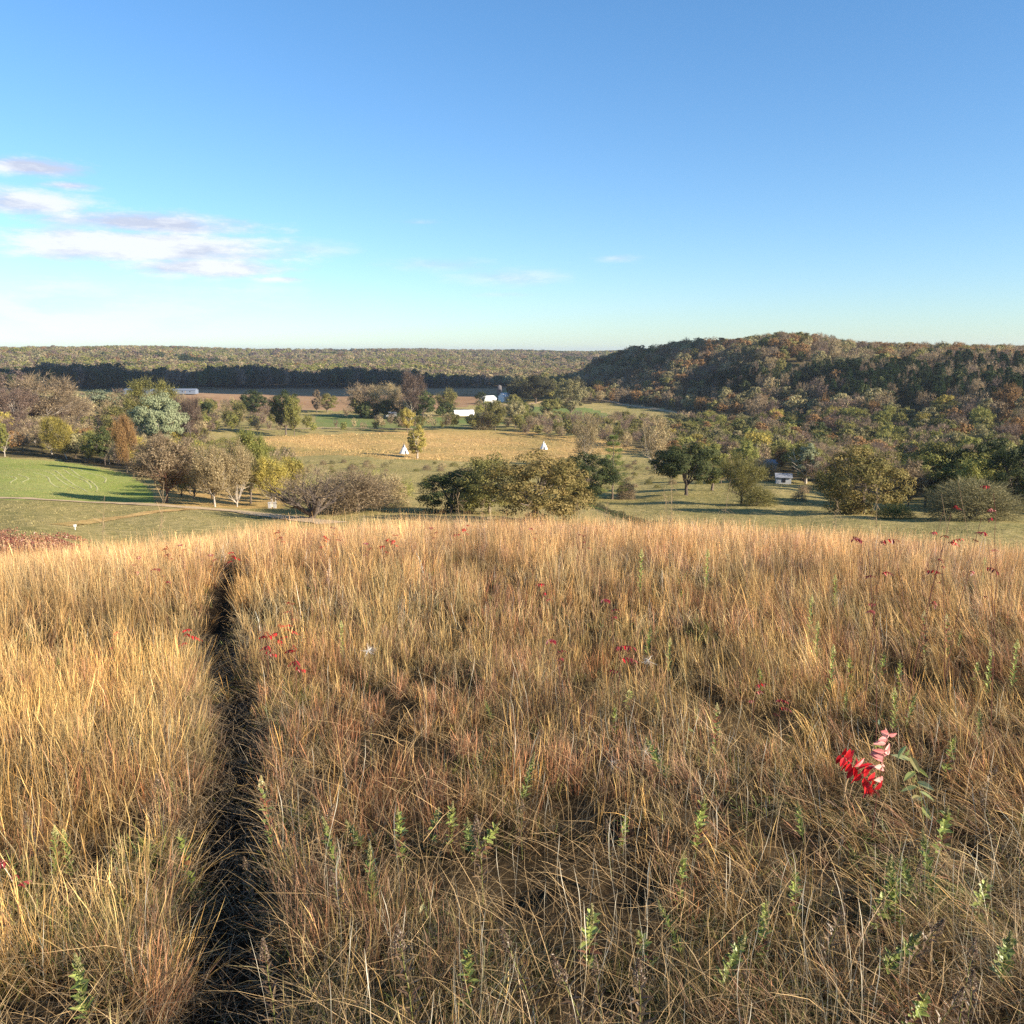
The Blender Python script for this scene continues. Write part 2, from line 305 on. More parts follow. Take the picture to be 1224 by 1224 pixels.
def twiggy(sk, r, n, nleaf, w=.03, size=.22, shape='vase', L=(.7, 1.7)):
    tips = [t for t in sk[4] if t[3] >= 1] or sk[4]
    k = r.integers(0, len(tips), n); T = np.array([t[0] for t in tips])[k]; D = np.array([t[1] for t in tips])[k]
    D = D+r.normal(0, .5, (n, 3)); D[:, 2] += .2; D /= np.linalg.norm(D, axis=1, keepdims=True)
    if shape == 'vase':
        nc = 44; c = envelope(shape, r, nc); kk = r.integers(0, nc, n); u = r.normal(0, 1, (n, 3)); u[:, 2] += .5; u /= np.linalg.norm(u, axis=1, keepdims=True)
        env = c[kk]+u*r.uniform(0, .5, n)[:, None]; out = u+.8*(c[kk]-np.array([0, 0, 3.]))/5; mixw = r.uniform(0, 1, n) < .72
    else: env = envelope(shape, r, n); mixw = (r.uniform(0, 1, n) < .55); out = env-np.array([0, 0, 3.0])
    out = out; out /= np.linalg.norm(out, axis=1, keepdims=True)
    P0 = np.where(mixw[:, None], env, T); D = np.where(mixw[:, None], out+r.normal(0, .35, (n, 3)), D); D /= np.linalg.norm(D, axis=1, keepdims=True)
    V, Fc = slivers(P0, D, r.uniform(*L, n), w, r); v = np.repeat(np.clip(r.normal(.5, .22, n), 0, 1), 6)
    if nleaf:
        Pn = envelope(shape, r, nleaf)
        if shape == 'vase': kl = r.integers(0, nc, nleaf); u = r.normal(0, 1, (nleaf, 3)); u /= np.linalg.norm(u, axis=1, keepdims=True); Pn = c[kl]+u*(r.uniform(0, 1, nleaf)**.5*1.25)[:, None]
        c_ = fbm(Pn[:, 0]*.5+7, Pn[:, 2]*.5+Pn[:, 1]*.3, 5)
        Pn = Pn[c_ > -.25]; V2, F2 = leafquads(Pn, size, r, (Pn-np.array([0, 0, 4.]))/4, .5); v2 = np.repeat(r.uniform(.2, 1, len(Pn)), 4)
        Fc = np.concatenate([Fc, F2+len(V)]); V = np.concatenate([V, V2]); v = np.concatenate([v, v2])
    return V, Fc, v
def conifer_mesh(r, n, w, H=10.0, W=1.9, tiers=0):
    z = r.uniform(0, 1, n)**.8
    if tiers: z = (np.floor(z*tiers)+r.normal(.5, .14, n))/tiers
    z = np.clip(z, .02, 1); rad = (1-z)**.75*W+.12; az = r.uniform(0, 2*math.pi, n)
    if tiers:
        nb = 9; az = np.floor(az/(2*math.pi)*nb)/nb*2*math.pi+np.floor(z*tiers)*1.1+r.normal(0, .14, n)
        rad = rad*(.72+.5*np.abs(np.sin(np.floor(z*tiers)*7.1+az)))
    q = r.uniform(.25, 1, n)**.6; p = np.stack([np.cos(az)*rad*q, np.sin(az)*rad*q, z*(H-.9)+.8-q*.25*(0 if tiers else 1)+(q*rad*.18 if tiers else 0)], 1)
    D = np.stack([np.cos(az), np.sin(az), .25+r.normal(0, .3, n)], 1)+r.normal(0, .25, (n, 3)); D /= np.linalg.norm(D, axis=1, keepdims=True)
    V, Fc = slivers(p, D, r.uniform(.3, .7, n), w, r); return V, Fc, np.repeat(r.uniform(0, 1, n), 6)

SH = {}
def make_shape(key, kind, seed, lod):
    r = np.random.default_rng(seed)
    nn = {0: 1.0, 1: .42, 2: .11, 3: .035}[lod]; ss = {0: 1.0, 1: 1.45, 2: 2.7, 3: 4.6}[lod]
    tk = None
    if kind in ('round', 'low', 'spread', 'poplar'):
        V, Fc, v, c = leafy(kind, r, {'poplar': 60}.get(kind, 80 if kind == 'low' else 62), int((11000 if kind == 'poplar' else 17000)*nn), .14*ss, (.45, .8) if kind == 'poplar' else (.6, 1.35))
        W = 4 if kind == 'poplar' else 9
        if lod < 3: sk = limbs_skel(r, 7 if lod < 2 else 4, W=W, split=.2, depth=1, r0=.26)
    elif kind == 'dome':
        sk = limbs_skel(r, 12, W=10, split=.05, depth=2, r0=.13, H=8)
        V, Fc, v = twiggy(sk, r, int(6000*nn), int(6000*nn), .028*ss, .15*ss, 'dome')
    elif kind == 'clump':       # many thin stems from the ground
        sk = limbs_skel(r, 9, W=8, split=.08, depth=2, r0=.15, H=9)
        V, Fc, v = twiggy(sk, r, int(4000*nn), int(4000*nn), .022*ss, .13*ss, 'vase')
    elif kind == 'vase':
        sk = limbs_skel(r, 9, W=9, split=.25, depth=2, r0=.22)
        V, Fc, v = twiggy(sk, r, int(4600*nn), int(4200*nn), .022*ss, .13*ss, 'vase')
    elif kind == 'halfleaf':
        sk = limbs_skel(r, 9, W=9, split=.22, depth=2, r0=.2)
        V, Fc, v = twiggy(sk, r, int(4500*nn), int(9000*nn), .024*ss, .15*ss, 'vase')
    elif kind == 'cedar':
        V, Fc, v = conifer_mesh(r, int(6500*nn), .05*ss); sk = ([np.array([0, 0, -.3])], [np.array([0, 0, 9.])], [.16], [.03], [])
    elif kind == 'fir':
        V, Fc, v = conifer_mesh(r, int(3000*nn), .03*ss, W=2.6, tiers=9); sk = ([np.array([0, 0, -.3])], [np.array([0, 0, 9.8])], [.2], [.03], [])
    cm = mesh('crown', V, Fc, [M['olive']], attr=v)
    if lod < 3:
        if lod >= 2: 
            keep = [i for i in range(len(sk[2])) if sk[2][i] > .07]; sk = tuple([s[i] for i in keep] for s in sk[:4])
        tk = trunk_mesh(sk, 6 if lod == 0 else (4 if lod == 1 else 3))
    SH[key] = (cm, tk)
KINDS = ['round', 'low', 'spread', 'poplar', 'dome', 'clump', 'vase', 'halfleaf', 'cedar', 'fir']
def shape(kind, lod, variant):
    key = (kind, lod, variant)
    if key not in SH: make_shape(key, kind, 100+KINDS.index(kind)*17+lod*5+variant*311, lod)
    return SH[key]
TREES = 0
def put_tree(name, loc, H, W, kind, leafm, barkm='bark', label=None, cat='tree', group=None, lod=1, variant=0, rz=None, tilt=None):
    cm, tk = shape(kind, lod, variant)
    base = {'poplar': 5.4, 'cedar': 4.2, 'fir': 5.8}.get(kind, 10.0)
    sxy = W/base; e = empty(name, tuple(loc), random.uniform(0, 6.28) if rz is None else rz, (sxy, sxy, H/9.6))
    if tilt: e.rotation_euler.x, e.rotation_euler.y = tilt
    tag(e, label, cat, group)
    for nm, me, mt in (('crown', cm, leafm), ('trunk', tk, barkm)):
        if me is None: continue
        o = link(nm, me, e); o.material_slots[0].link = 'OBJECT'; o.material_slots[0].material = M[mt]
    return e

# ------------------------------------------------------------------ the ground, one grid split by what grows on it
def inpoly(poly, x, y):
    ins = np.zeros(np.shape(x), bool); n = len(poly)
    for i in range(n):
        x1, y1 = poly[i]; x2, y2 = poly[(i+1) % n]
        c = ((y1 > y) != (y2 > y)) & (x < (x2-x1)*(y-y1)/((y2-y1) if y2 != y1 else 1e-9)+x1); ins ^= c
    return ins
HAY = [(-400, 546), (0, 546.5), (60, 550), (110, 557), (150, 567), (176, 581), (186, 597), (184, 603), (130, 600.5), (60, 597.5), (-400, 592)]
GOLD = [(265, 531), (330, 521), (430, 518), (520, 515), (600, 515), (680, 521), (740, 528), (775, 541), (700, 546), (640, 551), (560, 552), (470, 549), (400, 544), (340, 546), (280, 548)]
PLOUGH = [(205, 490), (208, 463.4), (480, 463.4), (560, 463.4), (612, 464), (590, 474), (575, 484), (520, 489), (400, 491)]
LAWN = [(372, 511), (380, 497), (420, 495), (520, 499), (610, 500), (640, 486), (700, 487), (735, 497), (700, 505), (640, 503), (600, 508), (520, 511), (440, 513)]
HILLWOOD = [(672, 482), (690, 455), (690, 400), (1800, 400), (1800, 590), (1090, 596), (1010, 585), (930, 569), (860, 556), (800, 548), (740, 528), (760, 500), (820, 505), (800, 489), (745, 482)]
LEFTWOOD = [(-400, 545), (0, 545), (60, 548), (110, 555), (150, 565), (200, 575), (225, 560), (250, 530), (225, 505), (150, 500), (-400, 503)]
DRYMEAD = [(190, 604), (185, 585), (200, 570), (300, 575), (350, 600), (340, 608), (260, 606)]
az1 = np.concatenate([np.arange(-180, -48, 4), np.arange(-48, -34, .5), np.arange(-34, 34, .1), np.arange(34, 60, .5), np.arange(60, 181, 4)])
rings = np.exp(np.linspace(math.log(.35), math.log(11500), 430))
AZ, RR = np.meshgrid(np.radians(az1), rings, indexing='ij'); GX = RR*np.sin(AZ); GY = RR*np.cos(AZ); GZ = h(GX, GY)
na, nr = AZ.shape; idx = np.arange(na*nr).reshape(na, nr)
Q = np.stack([idx[:-1, :-1], idx[:-1, 1:], idx[1:, 1:], idx[1:, :-1]], -1).reshape(-1, 4)[:, ::-1]
ctr = lambda G: (G[:-1, :-1]+G[1:, 1:])/2
cx, cy, czz = [ctr(G).ravel() for G in (GX, GY, GZ)]; D = np.hypot(cx, cy)
PX, PY, dep = project(cx, cy, czz)
jit = fbm(cx/9, cy/9, 40)*1.6; jx = PX+jit*3; jy = PY+jit
cls = np.full(len(Q), 1); v = (D > 75) & (cy > 30)
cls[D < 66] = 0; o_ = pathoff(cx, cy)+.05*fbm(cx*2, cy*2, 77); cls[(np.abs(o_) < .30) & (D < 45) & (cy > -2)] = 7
for k, poly in ((6, LAWN), (3, GOLD), (5, HILLWOOD), (5, LEFTWOOD), (2, HAY), (4, PLOUGH)): cls[v & inpoly(poly, jx, jy)] = k
cls[v & inpoly(DRYMEAD, jx, jy) & (D < 330)] = 3
cls[(D > 1160) & (cls != 4)] = 5
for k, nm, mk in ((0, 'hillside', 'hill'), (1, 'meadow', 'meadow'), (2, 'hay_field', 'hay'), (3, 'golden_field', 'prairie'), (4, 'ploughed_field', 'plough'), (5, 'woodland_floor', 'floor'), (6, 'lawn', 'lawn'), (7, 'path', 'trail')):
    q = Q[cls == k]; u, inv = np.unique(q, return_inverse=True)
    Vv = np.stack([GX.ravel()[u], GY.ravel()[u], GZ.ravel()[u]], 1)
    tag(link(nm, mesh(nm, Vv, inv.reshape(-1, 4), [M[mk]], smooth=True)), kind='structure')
V, Fc = tubes([(0, 0, GZ[0, 0]-.3)], [(0, 0, float(h(0, 0)))], [.01], [.42], 16)

def strip(name, pxs, width, m, lift=.1, world=None, thick=0):
    pts = world if world is not None else np.array([cz(a, b) for a, b in pxs])[:, :2]
    seg = np.hypot(*np.diff(pts, axis=0).T); s = np.concatenate([[0], np.cumsum(seg)]); t = np.linspace(0, s[-1], int(s[-1]/1.5)+2)
    x = np.interp(t, s, pts[:, 0]); y = np.interp(t, s, pts[:, 1])
    for _ in range(3): x[1:-1] = (x[:-2]+x[1:-1]*2+x[2:])/4; y[1:-1] = (y[:-2]+2*y[1:-1]+y[2:])/4
    dx = np.gradient(x); dy = np.gradient(y); l = np.hypot(dx, dy); nx, ny = -dy/l, dx/l
    w = width/2*(1+.12*fbm(t/4, t*0, 9)); c = np.linspace(-1, 1, 5); X = x[:, None]+nx[:, None]*w[:, None]*c; Y = y[:, None]+ny[:, None]*w[:, None]*c
    Z = h(X, Y)+lift*(1-.0*c)+thick*(1-c**2); n = len(t); i = np.arange(n*5).reshape(n, 5)
    q = np.stack([i[:-1, :-1], i[:-1, 1:], i[1:, 1:], i[1:, :-1]], -1).reshape(-1, 4)[:, ::-1]
    me = mesh(name, np.stack([X, Y, Z], -1).reshape(-1, 3), q, [m], smooth=True)
    return link(name, me)
tag(strip('gravel_road', [(-260, 588), (-60, 594), (60, 598), (140, 601.5), (200, 605), (235, 607.5), (290, 612), (345, 618.5), (400, 626)], 4.2, M['gravel']), kind='structure')
tag(strip('valley_road', [(596, 484), (622, 484), (645, 481.5), (672, 477), (700, 477), (735, 481), (775, 488), (812, 494)], 7, M['gravel'], .25), kind='structure')
tag(strip('farm_lane', [(255, 513.5), (340, 512.5), (430, 512), (505, 513.5)], 3.2, M['gravel'], .2), kind='structure')
tag(strip('mown_track', [(70, 628), (120, 622), (175, 613), (235, 608.5)], 2.6, M['prairie'], .08), kind='structure')
tag(strip('mown_path', [(700, 602), (730, 612), (760, 622), (790, 634)], 2.2, M['lawn'], .06), kind='structure')
strawm = plain('cut_hay', (.38, .36, .15), .95, .3, 5)
for k, (a, b, w) in enumerate([((40, 565), (68, 583), 1), ((50, 563), (85, 584), 1), ((60, 562), (100, 588), 1), ((72, 561), (107, 584), 1), ((84, 561), (116, 588), 1), ((98, 562), (128, 577), 1), ((24, 567), (29, 577), 1), ((10, 568), (14, 578), 1)]):
    A_, B_ = cz(*a)[:2], cz(*b)[:2]; t = np.linspace(0, 1, 14)[:, None]; L_ = np.linalg.norm(B_-A_); nn = np.array([-(B_-A_)[1], (B_-A_)[0]])/L_
    pts = A_+(B_-A_)*t+nn*(np.sin(t*7+k*.7)*.7+np.sin(t*3.1)*1.3)*np.minimum(1, L_/30)
    o = strip('hay_windrow', None, .42, strawm, .02, pts, .05)
    tag(o, 'pale wavy windrow of cut hay lying on the green field', 'windrow', 'windrows of cut hay on the green field')

# ------------------------------------------------------------------ named trees: (pixel x, base row, height px, width px, kind, leaves, bark, name, label)
HERO = [
 (906, 604, 26, 44, 'dome', 'olive', 'bark', 'bush', 'olive brushy bush at the foot of the half-bare forked tree', 1),
 (992, 604, 42, 46, 'halfleaf', 'olive', 'bark', 'leafy_tree', 'thin olive tree close on the left of the large olive and tan oak', 1),
 (1085, 609, 58, 56, 'halfleaf', 'brown', 'bark', 'leafy_tree', 'brown thinly leaved tree between the tan oak and the wide dome bush', 1),
 (862, 578, 34, 40, 'halfleaf', 'tan', 'bark', 'leafy_tree', 'tawny thin tree right behind the yellow-green tree', 1),
 (820, 592, 70, 84, 'spread', 'darkgreen', 'darkbark', 'oak_tree', 'dark green spreading oak standing alone on the meadow, its trunk short and stout', 0),
 (1030, 614, 86, 104, 'low', 'oak', 'bark', 'oak_tree', 'large olive and tan oak beyond the hill crest, beside the low grey dome bush', 0),
 (640, 622, 86, 128, 'low', 'oak', 'bark', 'oak_tree', 'broadest oak behind the middle of the hill crest, golden-olive leaves reaching the ground', 0),
 (585, 614, 72, 92, 'low', 'olive', 'bark', 'oak_tree', 'olive oak crowding the left side of the broad golden-olive oak', 0),
 (540, 612, 56, 86, 'low', 'darkgreen', 'bark', 'oak_tree', 'low dark oak at the left end of the oak clump behind the crest', 0),
 (704, 597, 60, 74, 'low', 'darkgreen', 'bark', 'oak_tree', 'dark green oak between the broad oak and the lone fir', 0),
 (670, 602, 52, 62, 'low', 'oak', 'bark', 'oak_tree', 'small tan-tipped oak behind the broad oak', 0),
 (732, 597, 76, 38, 'fir', 'pine', 'bark', 'fir_tree', 'sparse yellow-green fir with level tiers of branches', 0),
 (748, 597, 26, 24, 'dome', 'brown', 'bark', 'bush', 'small brown twiggy bush at the foot of the fir', 1),
 (886, 603, 58, 66, 'vase', 'olive', 'bark', 'bare_tree', 'small half-bare tree with a forked dark trunk right of the lone dark green oak', 0),
 (851, 586, 60, 42, 'poplar', 'yellowgreen', 'bark', 'poplar_tree', 'yellow-green tree showing behind the lone dark green oak', 0),
 (963, 578, 50, 32, 'poplar', 'palegreen', 'palebark', 'birch_tree', 'pale green narrow tree with a white trunk beside the small white cabin', 0),
 (1160, 621, 54, 104, 'dome', 'greyolive', 'bark', 'bush', 'wide grey-olive dome bush at the edge of the dark wood', 0),
 (1212, 612, 92, 92, 'low', 'darkgreen', 'darkbark', 'oak_tree', 'big dark oak cut off by the edge of the photo behind the dome bush', 0),
 (1112, 606, 80, 70, 'round', 'olive', 'bark', 'oak_tree', 'dark olive tree at the wood edge between the tan oak and the big dark oak', 1),
 (424, 613, 56, 96, 'dome', 'brown', 'bark', 'bush', 'big rounded brown twiggy bush beside the dead leaning tree', 0),
 (462, 606, 46, 56, 'dome', 'tan', 'bark', 'bush', 'tan twiggy bush behind the big brown bush', 1),
 (200, 601, 78, 88, 'halfleaf', 'brown', 'redbark', 'bare_tree', 'brown half-bare tree with a reddish trunk beside the gravel road', 0),
 (257, 606, 72, 60, 'halfleaf', 'tan', 'palebark', 'bare_tree', 'tan twiggy tree by the gravel road, left of the pair of stone posts', 0),
 (283, 606, 78, 58, 'clump', 'tan', 'palebark', 'bare_tree', 'many-stemmed tan tree by the gravel road under the yellow-green tree', 0),
 (300, 602, 84, 60, 'halfleaf', 'yellowgreen', 'bark', 'leafy_tree', 'tall loose yellow-green tree behind the gravel road', 0),
 (325, 606, 60, 52, 'halfleaf', 'yellow', 'palebark', 'leafy_tree', 'yellow loose tree directly behind the pair of stone posts', 0),
 (350, 598, 52, 40, 'halfleaf', 'yellow', 'bark', 'leafy_tree', 'golden loose tree left of the dead leaning tree', 1),
 (232, 596, 62, 46, 'clump', 'yellowgreen', 'bark', 'bare_tree', 'olive-yellow thicket tree right of the red-trunked tree', 1),
 (192, 548, 78, 66, 'round', 'palegreen', 'palebark', 'cottonwood_tree', 'pale silvery green cottonwood in the bare woodlot', 0),
 (184, 528, 70, 74, 'halfleaf', 'olive', 'bark', 'leafy_tree', 'tall domed olive tree directly behind the silvery cottonwood', 0),
 (152, 566, 66, 34, 'halfleaf', 'rust', 'bark', 'leafy_tree', 'tree with an orange-rust top at the edge of the hay field', 0),
 (126, 556, 46, 40, 'round', 'darkgreen', 'darkbark', 'leafy_tree', 'dark round tree in front of the rust-topped tree at the field edge', 1),
 (80, 549, 50, 40, 'halfleaf', 'yellow', 'palebark', 'leafy_tree', 'tan-yellow tree with a white leaning trunk at the hay field edge', 0),
 (104, 553, 36, 34, 'halfleaf', 'yellowgreen', 'bark', 'leafy_tree', 'small bright olive tree right of the white leaning trunk', 1),
 (58, 513, 62, 92, 'vase', 'brown', 'palebark', 'bare_tree', 'largest grey-brown bare tree with a broad domed top in the woodlot', 0),
 (20, 515, 50, 60, 'vase', 'purple', 'palebark', 'bare_tree', 'bare purple-brown tree on the left of the largest domed tree', 0),
 (6, 546, 40, 16, 'poplar', 'yellowgreen', 'palebark', 'poplar_tree', 'thin yellow-green tree on a pale pole trunk at the far left of the hay field', 1),
 (120, 500, 34, 56, 'round', 'palegreen', 'bark', 'leafy_tree', 'greyish pale tree topping the woodlot below the long shed', 1),
 (228, 545, 68, 42, 'vase', 'purple', 'palebark', 'bare_tree', 'pinkish bare tree with white limbs right of the silvery cottonwood', 0),
 (247, 506, 26, 20, 'round', 'darkgreen', 'bark', 'leafy_tree', 'small dark green tree in front of the ploughed field', 1),
 (304, 500, 34, 34, 'round', 'darkgreen', 'darkbark', 'leafy_tree', 'dark rounded tree standing before the pale end of the ploughed field', 1),
 (342, 520, 54, 40, 'round', 'darkgreen', 'bark', 'leafy_tree', 'tall dark green tree left of the farm lane', 0),
 (352, 522, 44, 26, 'halfleaf', 'yellowgreen', 'bark', 'leafy_tree', 'yellow-green tree at the foot of the tall dark green tree', 1),
 (379, 494, 30, 12, 'poplar', 'brown', 'bark', 'bare_tree', 'small brown tree with a round tuft on top by the ploughed field', 1),
 (391, 493, 22, 28, 'round', 'olive', 'bark', 'leafy_tree', 'low flat-topped olive tree by the ploughed field', 1),
 (432, 499, 40, 44, 'vase', 'brown', 'bark', 'bare_tree', 'brown bare tree left of the white-limbed tree in mid valley', 1),
 (460, 500, 40, 52, 'vase', 'tan', 'palebark', 'bare_tree', 'bare tree with bright white limbs in mid valley', 0),
 (440, 500, 22, 36, 'low', 'darkgreen', 'darkbark', 'leafy_tree', 'dense dark low tree under the white-limbed tree', 1),
 (492, 502, 56, 40, 'vase', 'purple', 'palebark', 'bare_tree', 'tallest greyish bare tree in mid valley, right of the white-limbed tree', 0),
 (506, 501, 36, 40, 'round', 'darkgreen', 'bark', 'leafy_tree', 'dark tree under the tallest greyish bare tree', 1),
 (534, 498, 32, 32, 'halfleaf', 'olive', 'bark', 'leafy_tree', 'olive tree just left of the white metal shed', 1),
 (487, 517, 30, 22, 'round', 'yellow', 'bark', 'leafy_tree', 'orange-yellow round tree above the left tipi', 1),
 (499, 548, 42, 24, 'poplar', 'yellow', 'palebark', 'poplar_tree', 'slim yellow tree just right of the left tipi', 0),
 (577, 513, 22, 28, 'dome', 'tan', 'bark', 'bush', 'tan rounded bush in front of the white metal shed', 1),
 (592, 515, 34, 34, 'halfleaf', 'olive', 'bark', 'leafy_tree', 'olive tree in front of the farmhouse', 1),
 (616, 512, 34, 26, 'round', 'greyolive', 'bark', 'leafy_tree', 'greyish tree on the right of the farmhouse', 1),
 (614, 494, 22, 22, 'round', 'olive', 'bark', 'leafy_tree', 'small olive tree close against the right end of the farmhouse', 1),
 (575, 490, 22, 16, 'round', 'darkgreen', 'darkbark', 'leafy_tree', 'dark rounded tree between the metal shed and the farmhouse', 1),
 (640, 482, 34, 54, 'round', 'cloudy', 'darkbark', 'leafy_tree', 'dark tree group beside the pale valley road', 1),
 (682, 500, 44, 42, 'round', 'greyolive', 'bark', 'oak_tree', 'light grey-green oak by the bend of the valley road', 1),
 (660, 506, 30, 34, 'round', 'olive', 'bark', 'oak_tree', 'low olive oak in front of the light grey-green oak', 1),
 (700, 556, 62, 36, 'clump', 'tan', 'palebark', 'bare_tree', 'thin pale bare tree right of the right tipi', 1),
 (783, 566, 70, 44, 'clump', 'tan', 'palebark', 'bare_tree', 'thin pale bare tree left of the lone dark green oak', 1),
 (878, 562, 30, 40, 'halfleaf', 'tan', 'bark', 'bush', 'tan bush behind the half-bare forked tree', 1),
 (933, 563, 26, 22, 'halfleaf', 'rust', 'bark', 'bush', 'rusty orange bush between the two small cabins', 1),
 (910, 574, 30, 40, 'dome', 'tan', 'bark', 'bush', 'tawny bush left of the small white cabin', 1),
 (932, 412, 17, 30, 'round', 'greyolive', 'bark', 'oak_tree', 'round tree standing highest on the ridge of the wooded hill', 1),
 (1152, 433, 20, 22, 'round', 'yellowgreen', 'bark', 'leafy_tree', 'lone yellowish tree on the plateau field above the wood', 1),
 (1128, 503, 30, 34, 'round', 'yellow', 'bark', 'leafy_tree', 'bright golden round tree amid the wooded hillside', 1),
 (1052, 520, 30, 26, 'round', 'yellowgreen', 'bark', 'leafy_tree', 'bright lime tree amid the wooded hillside, left of the golden one', 1),
 (1180, 606, 84, 76, 'round', 'darkgreen', 'darkbark', 'oak_tree', 'tall dark tree rising behind the wide dome bush', 1),
 (1070, 620, 20, 46, 'dome', 'yellowgreen', 'bark', 'bush', 'low fresh green bush at the foot of the large olive and tan oak', 1),
]
kindn = {'bush': 'bush'}
for k, (px, py, hp, wp, kind, lm, bm, nm, lab, lod) in enumerate(HERO):
    p = cz(px, py); _, _, dp = project(*p); H = hp*dp/F; W = wp*dp/F
    put_tree(nm, p-np.array([0, 0, .15]), H, W, kind, lm, bm, lab, 'bush' if nm == 'bush' else 'tree', None, lod, k % 3,
             tilt=(0, .3) if 'leaning' in lab else (0, .0))
print('heroes', len(SH))

# the dead leaning tree: dark twisted limbs, almost no leaves
r = np.random.default_rng(5); p = cz(372, 620); _, _, dp = project(*p); s = 74*dp/F/9.5
sk = limbs_skel(r, 13, H=9.5, W=15, split=.10, depth=3, spread=1.25, r0=.62, lean=.3)
dt = tag(empty('dead_tree', tuple(p-np.array([0, 0, .2])), 0, s), 'dead leaning tree with dark twisted limbs at the end of the gravel road', 'tree')
tk = trunk_mesh(sk, 6); o = link('trunk', tk, dt); o.material_slots[0].link = 'OBJECT'; o.material_slots[0].material = M['darkbark']
V, Fc, vv = twiggy(sk, r, 1500, 500, .022, .12, 'vase', (.5, 1.3)); V[:, 0] *= 1.2; V[:, 2] *= .85
tag(link('crown', mesh('crown', V, Fc, [M['brown']], attr=vv), dt))

# ------------------------------------------------------------------ the woods: zones of base pixels, scattered over the real ground
def scatter(poly, spacing, r, dmin=70, dmax=3000, n=None):
    pxs = [a for a, b in poly]; a0, a1 = azpx(min(pxs))-.02, azpx(max(pxs))+.02
    sub = np.array([cz(a, b) for a, b in poly]); dd = np.hypot(sub[:, 0], sub[:, 1]); lo, hi = max(dmin, dd.min()*.9), min(dmax, dd.max()*1.1)
    m = int((a1-a0)*(hi**2-lo**2)/2/spacing**2*1.9); az = r.uniform(a0, a1, m); d = np.sqrt(r.uniform(lo**2, hi**2, m))
    x, y = d*np.sin(az), d*np.cos(az); z = h(x, y); px, py, _ = project(x, y, z); k = inpoly(poly, px, py); x, y, z = x[k], y[k], z[k]
    keep = []; grid = {}
    for i in range(len(x)):
        g = (int(x[i]//spacing), int(y[i]//spacing)); ok = True
        for a in (-1, 0, 1):
            for b in (-1, 0, 1):
                for j in grid.get((g[0]+a, g[1]+b), ()):
                    if (x[j]-x[i])**2+(y[j]-y[i])**2 < (spacing*.72)**2: ok = False
        if ok: grid.setdefault(g, []).append(i); keep.append(i)
    return np.stack([x[keep], y[keep], z[keep]], 1)
# zone: name, polygon, spacing, height range, width/height, [(kind, leaves, weight)...], phrase
mixA = [('vase', 'brown', 3), ('vase', 'tan', 3), ('clump', 'purple', 1.2), ('halfleaf', 'olive', 1.6), ('halfleaf', 'yellow', .5), ('round', 'greyolive', .8), ('round', 'rust', .3)]
mixF = [('round', 'olive', 2.4), ('halfleaf', 'olive', 2), ('vase', 'purple', 1.8), ('vase', 'brown', 1.8), ('round', 'yellowgreen', 1.3), ('halfleaf', 'yellowgreen', 1.1), ('round', 'greyolive', 1), ('round', 'rust', .8), ('halfleaf', 'yellow', .5), ('round', 'darkgreen', .8)]
mixD = [('round', 'greyolive', 3.2), ('vase', 'purple', 1.6), ('vase', 'brown', 2.6), ('halfleaf', 'brown', 1.2), ('round', 'olive', 2.2), ('vase', 'tan', 1), ('round', 'rust', 1.8), ('halfleaf', 'rust', 1.2), ('round', 'darkgreen', .7)]
mixC = [('cedar', 'conifer', 5), ('round', 'darkgreen', 1), ('vase', 'brown', .8), ('vase', 'purple', .5)]
mixE = [('vase', 'brown', 2), ('vase', 'purple', 1.5), ('halfleaf', 'olive', 2), ('halfleaf', 'yellowgreen', 1.1), ('clump', 'tan', 1.6), ('round', 'darkgreen', .5)]
DCP = [(835, 484), (920, 480), (1040, 494), (1330, 492), (1330, 446), (1150, 444), (1000, 449), (930, 450), (850, 458)]
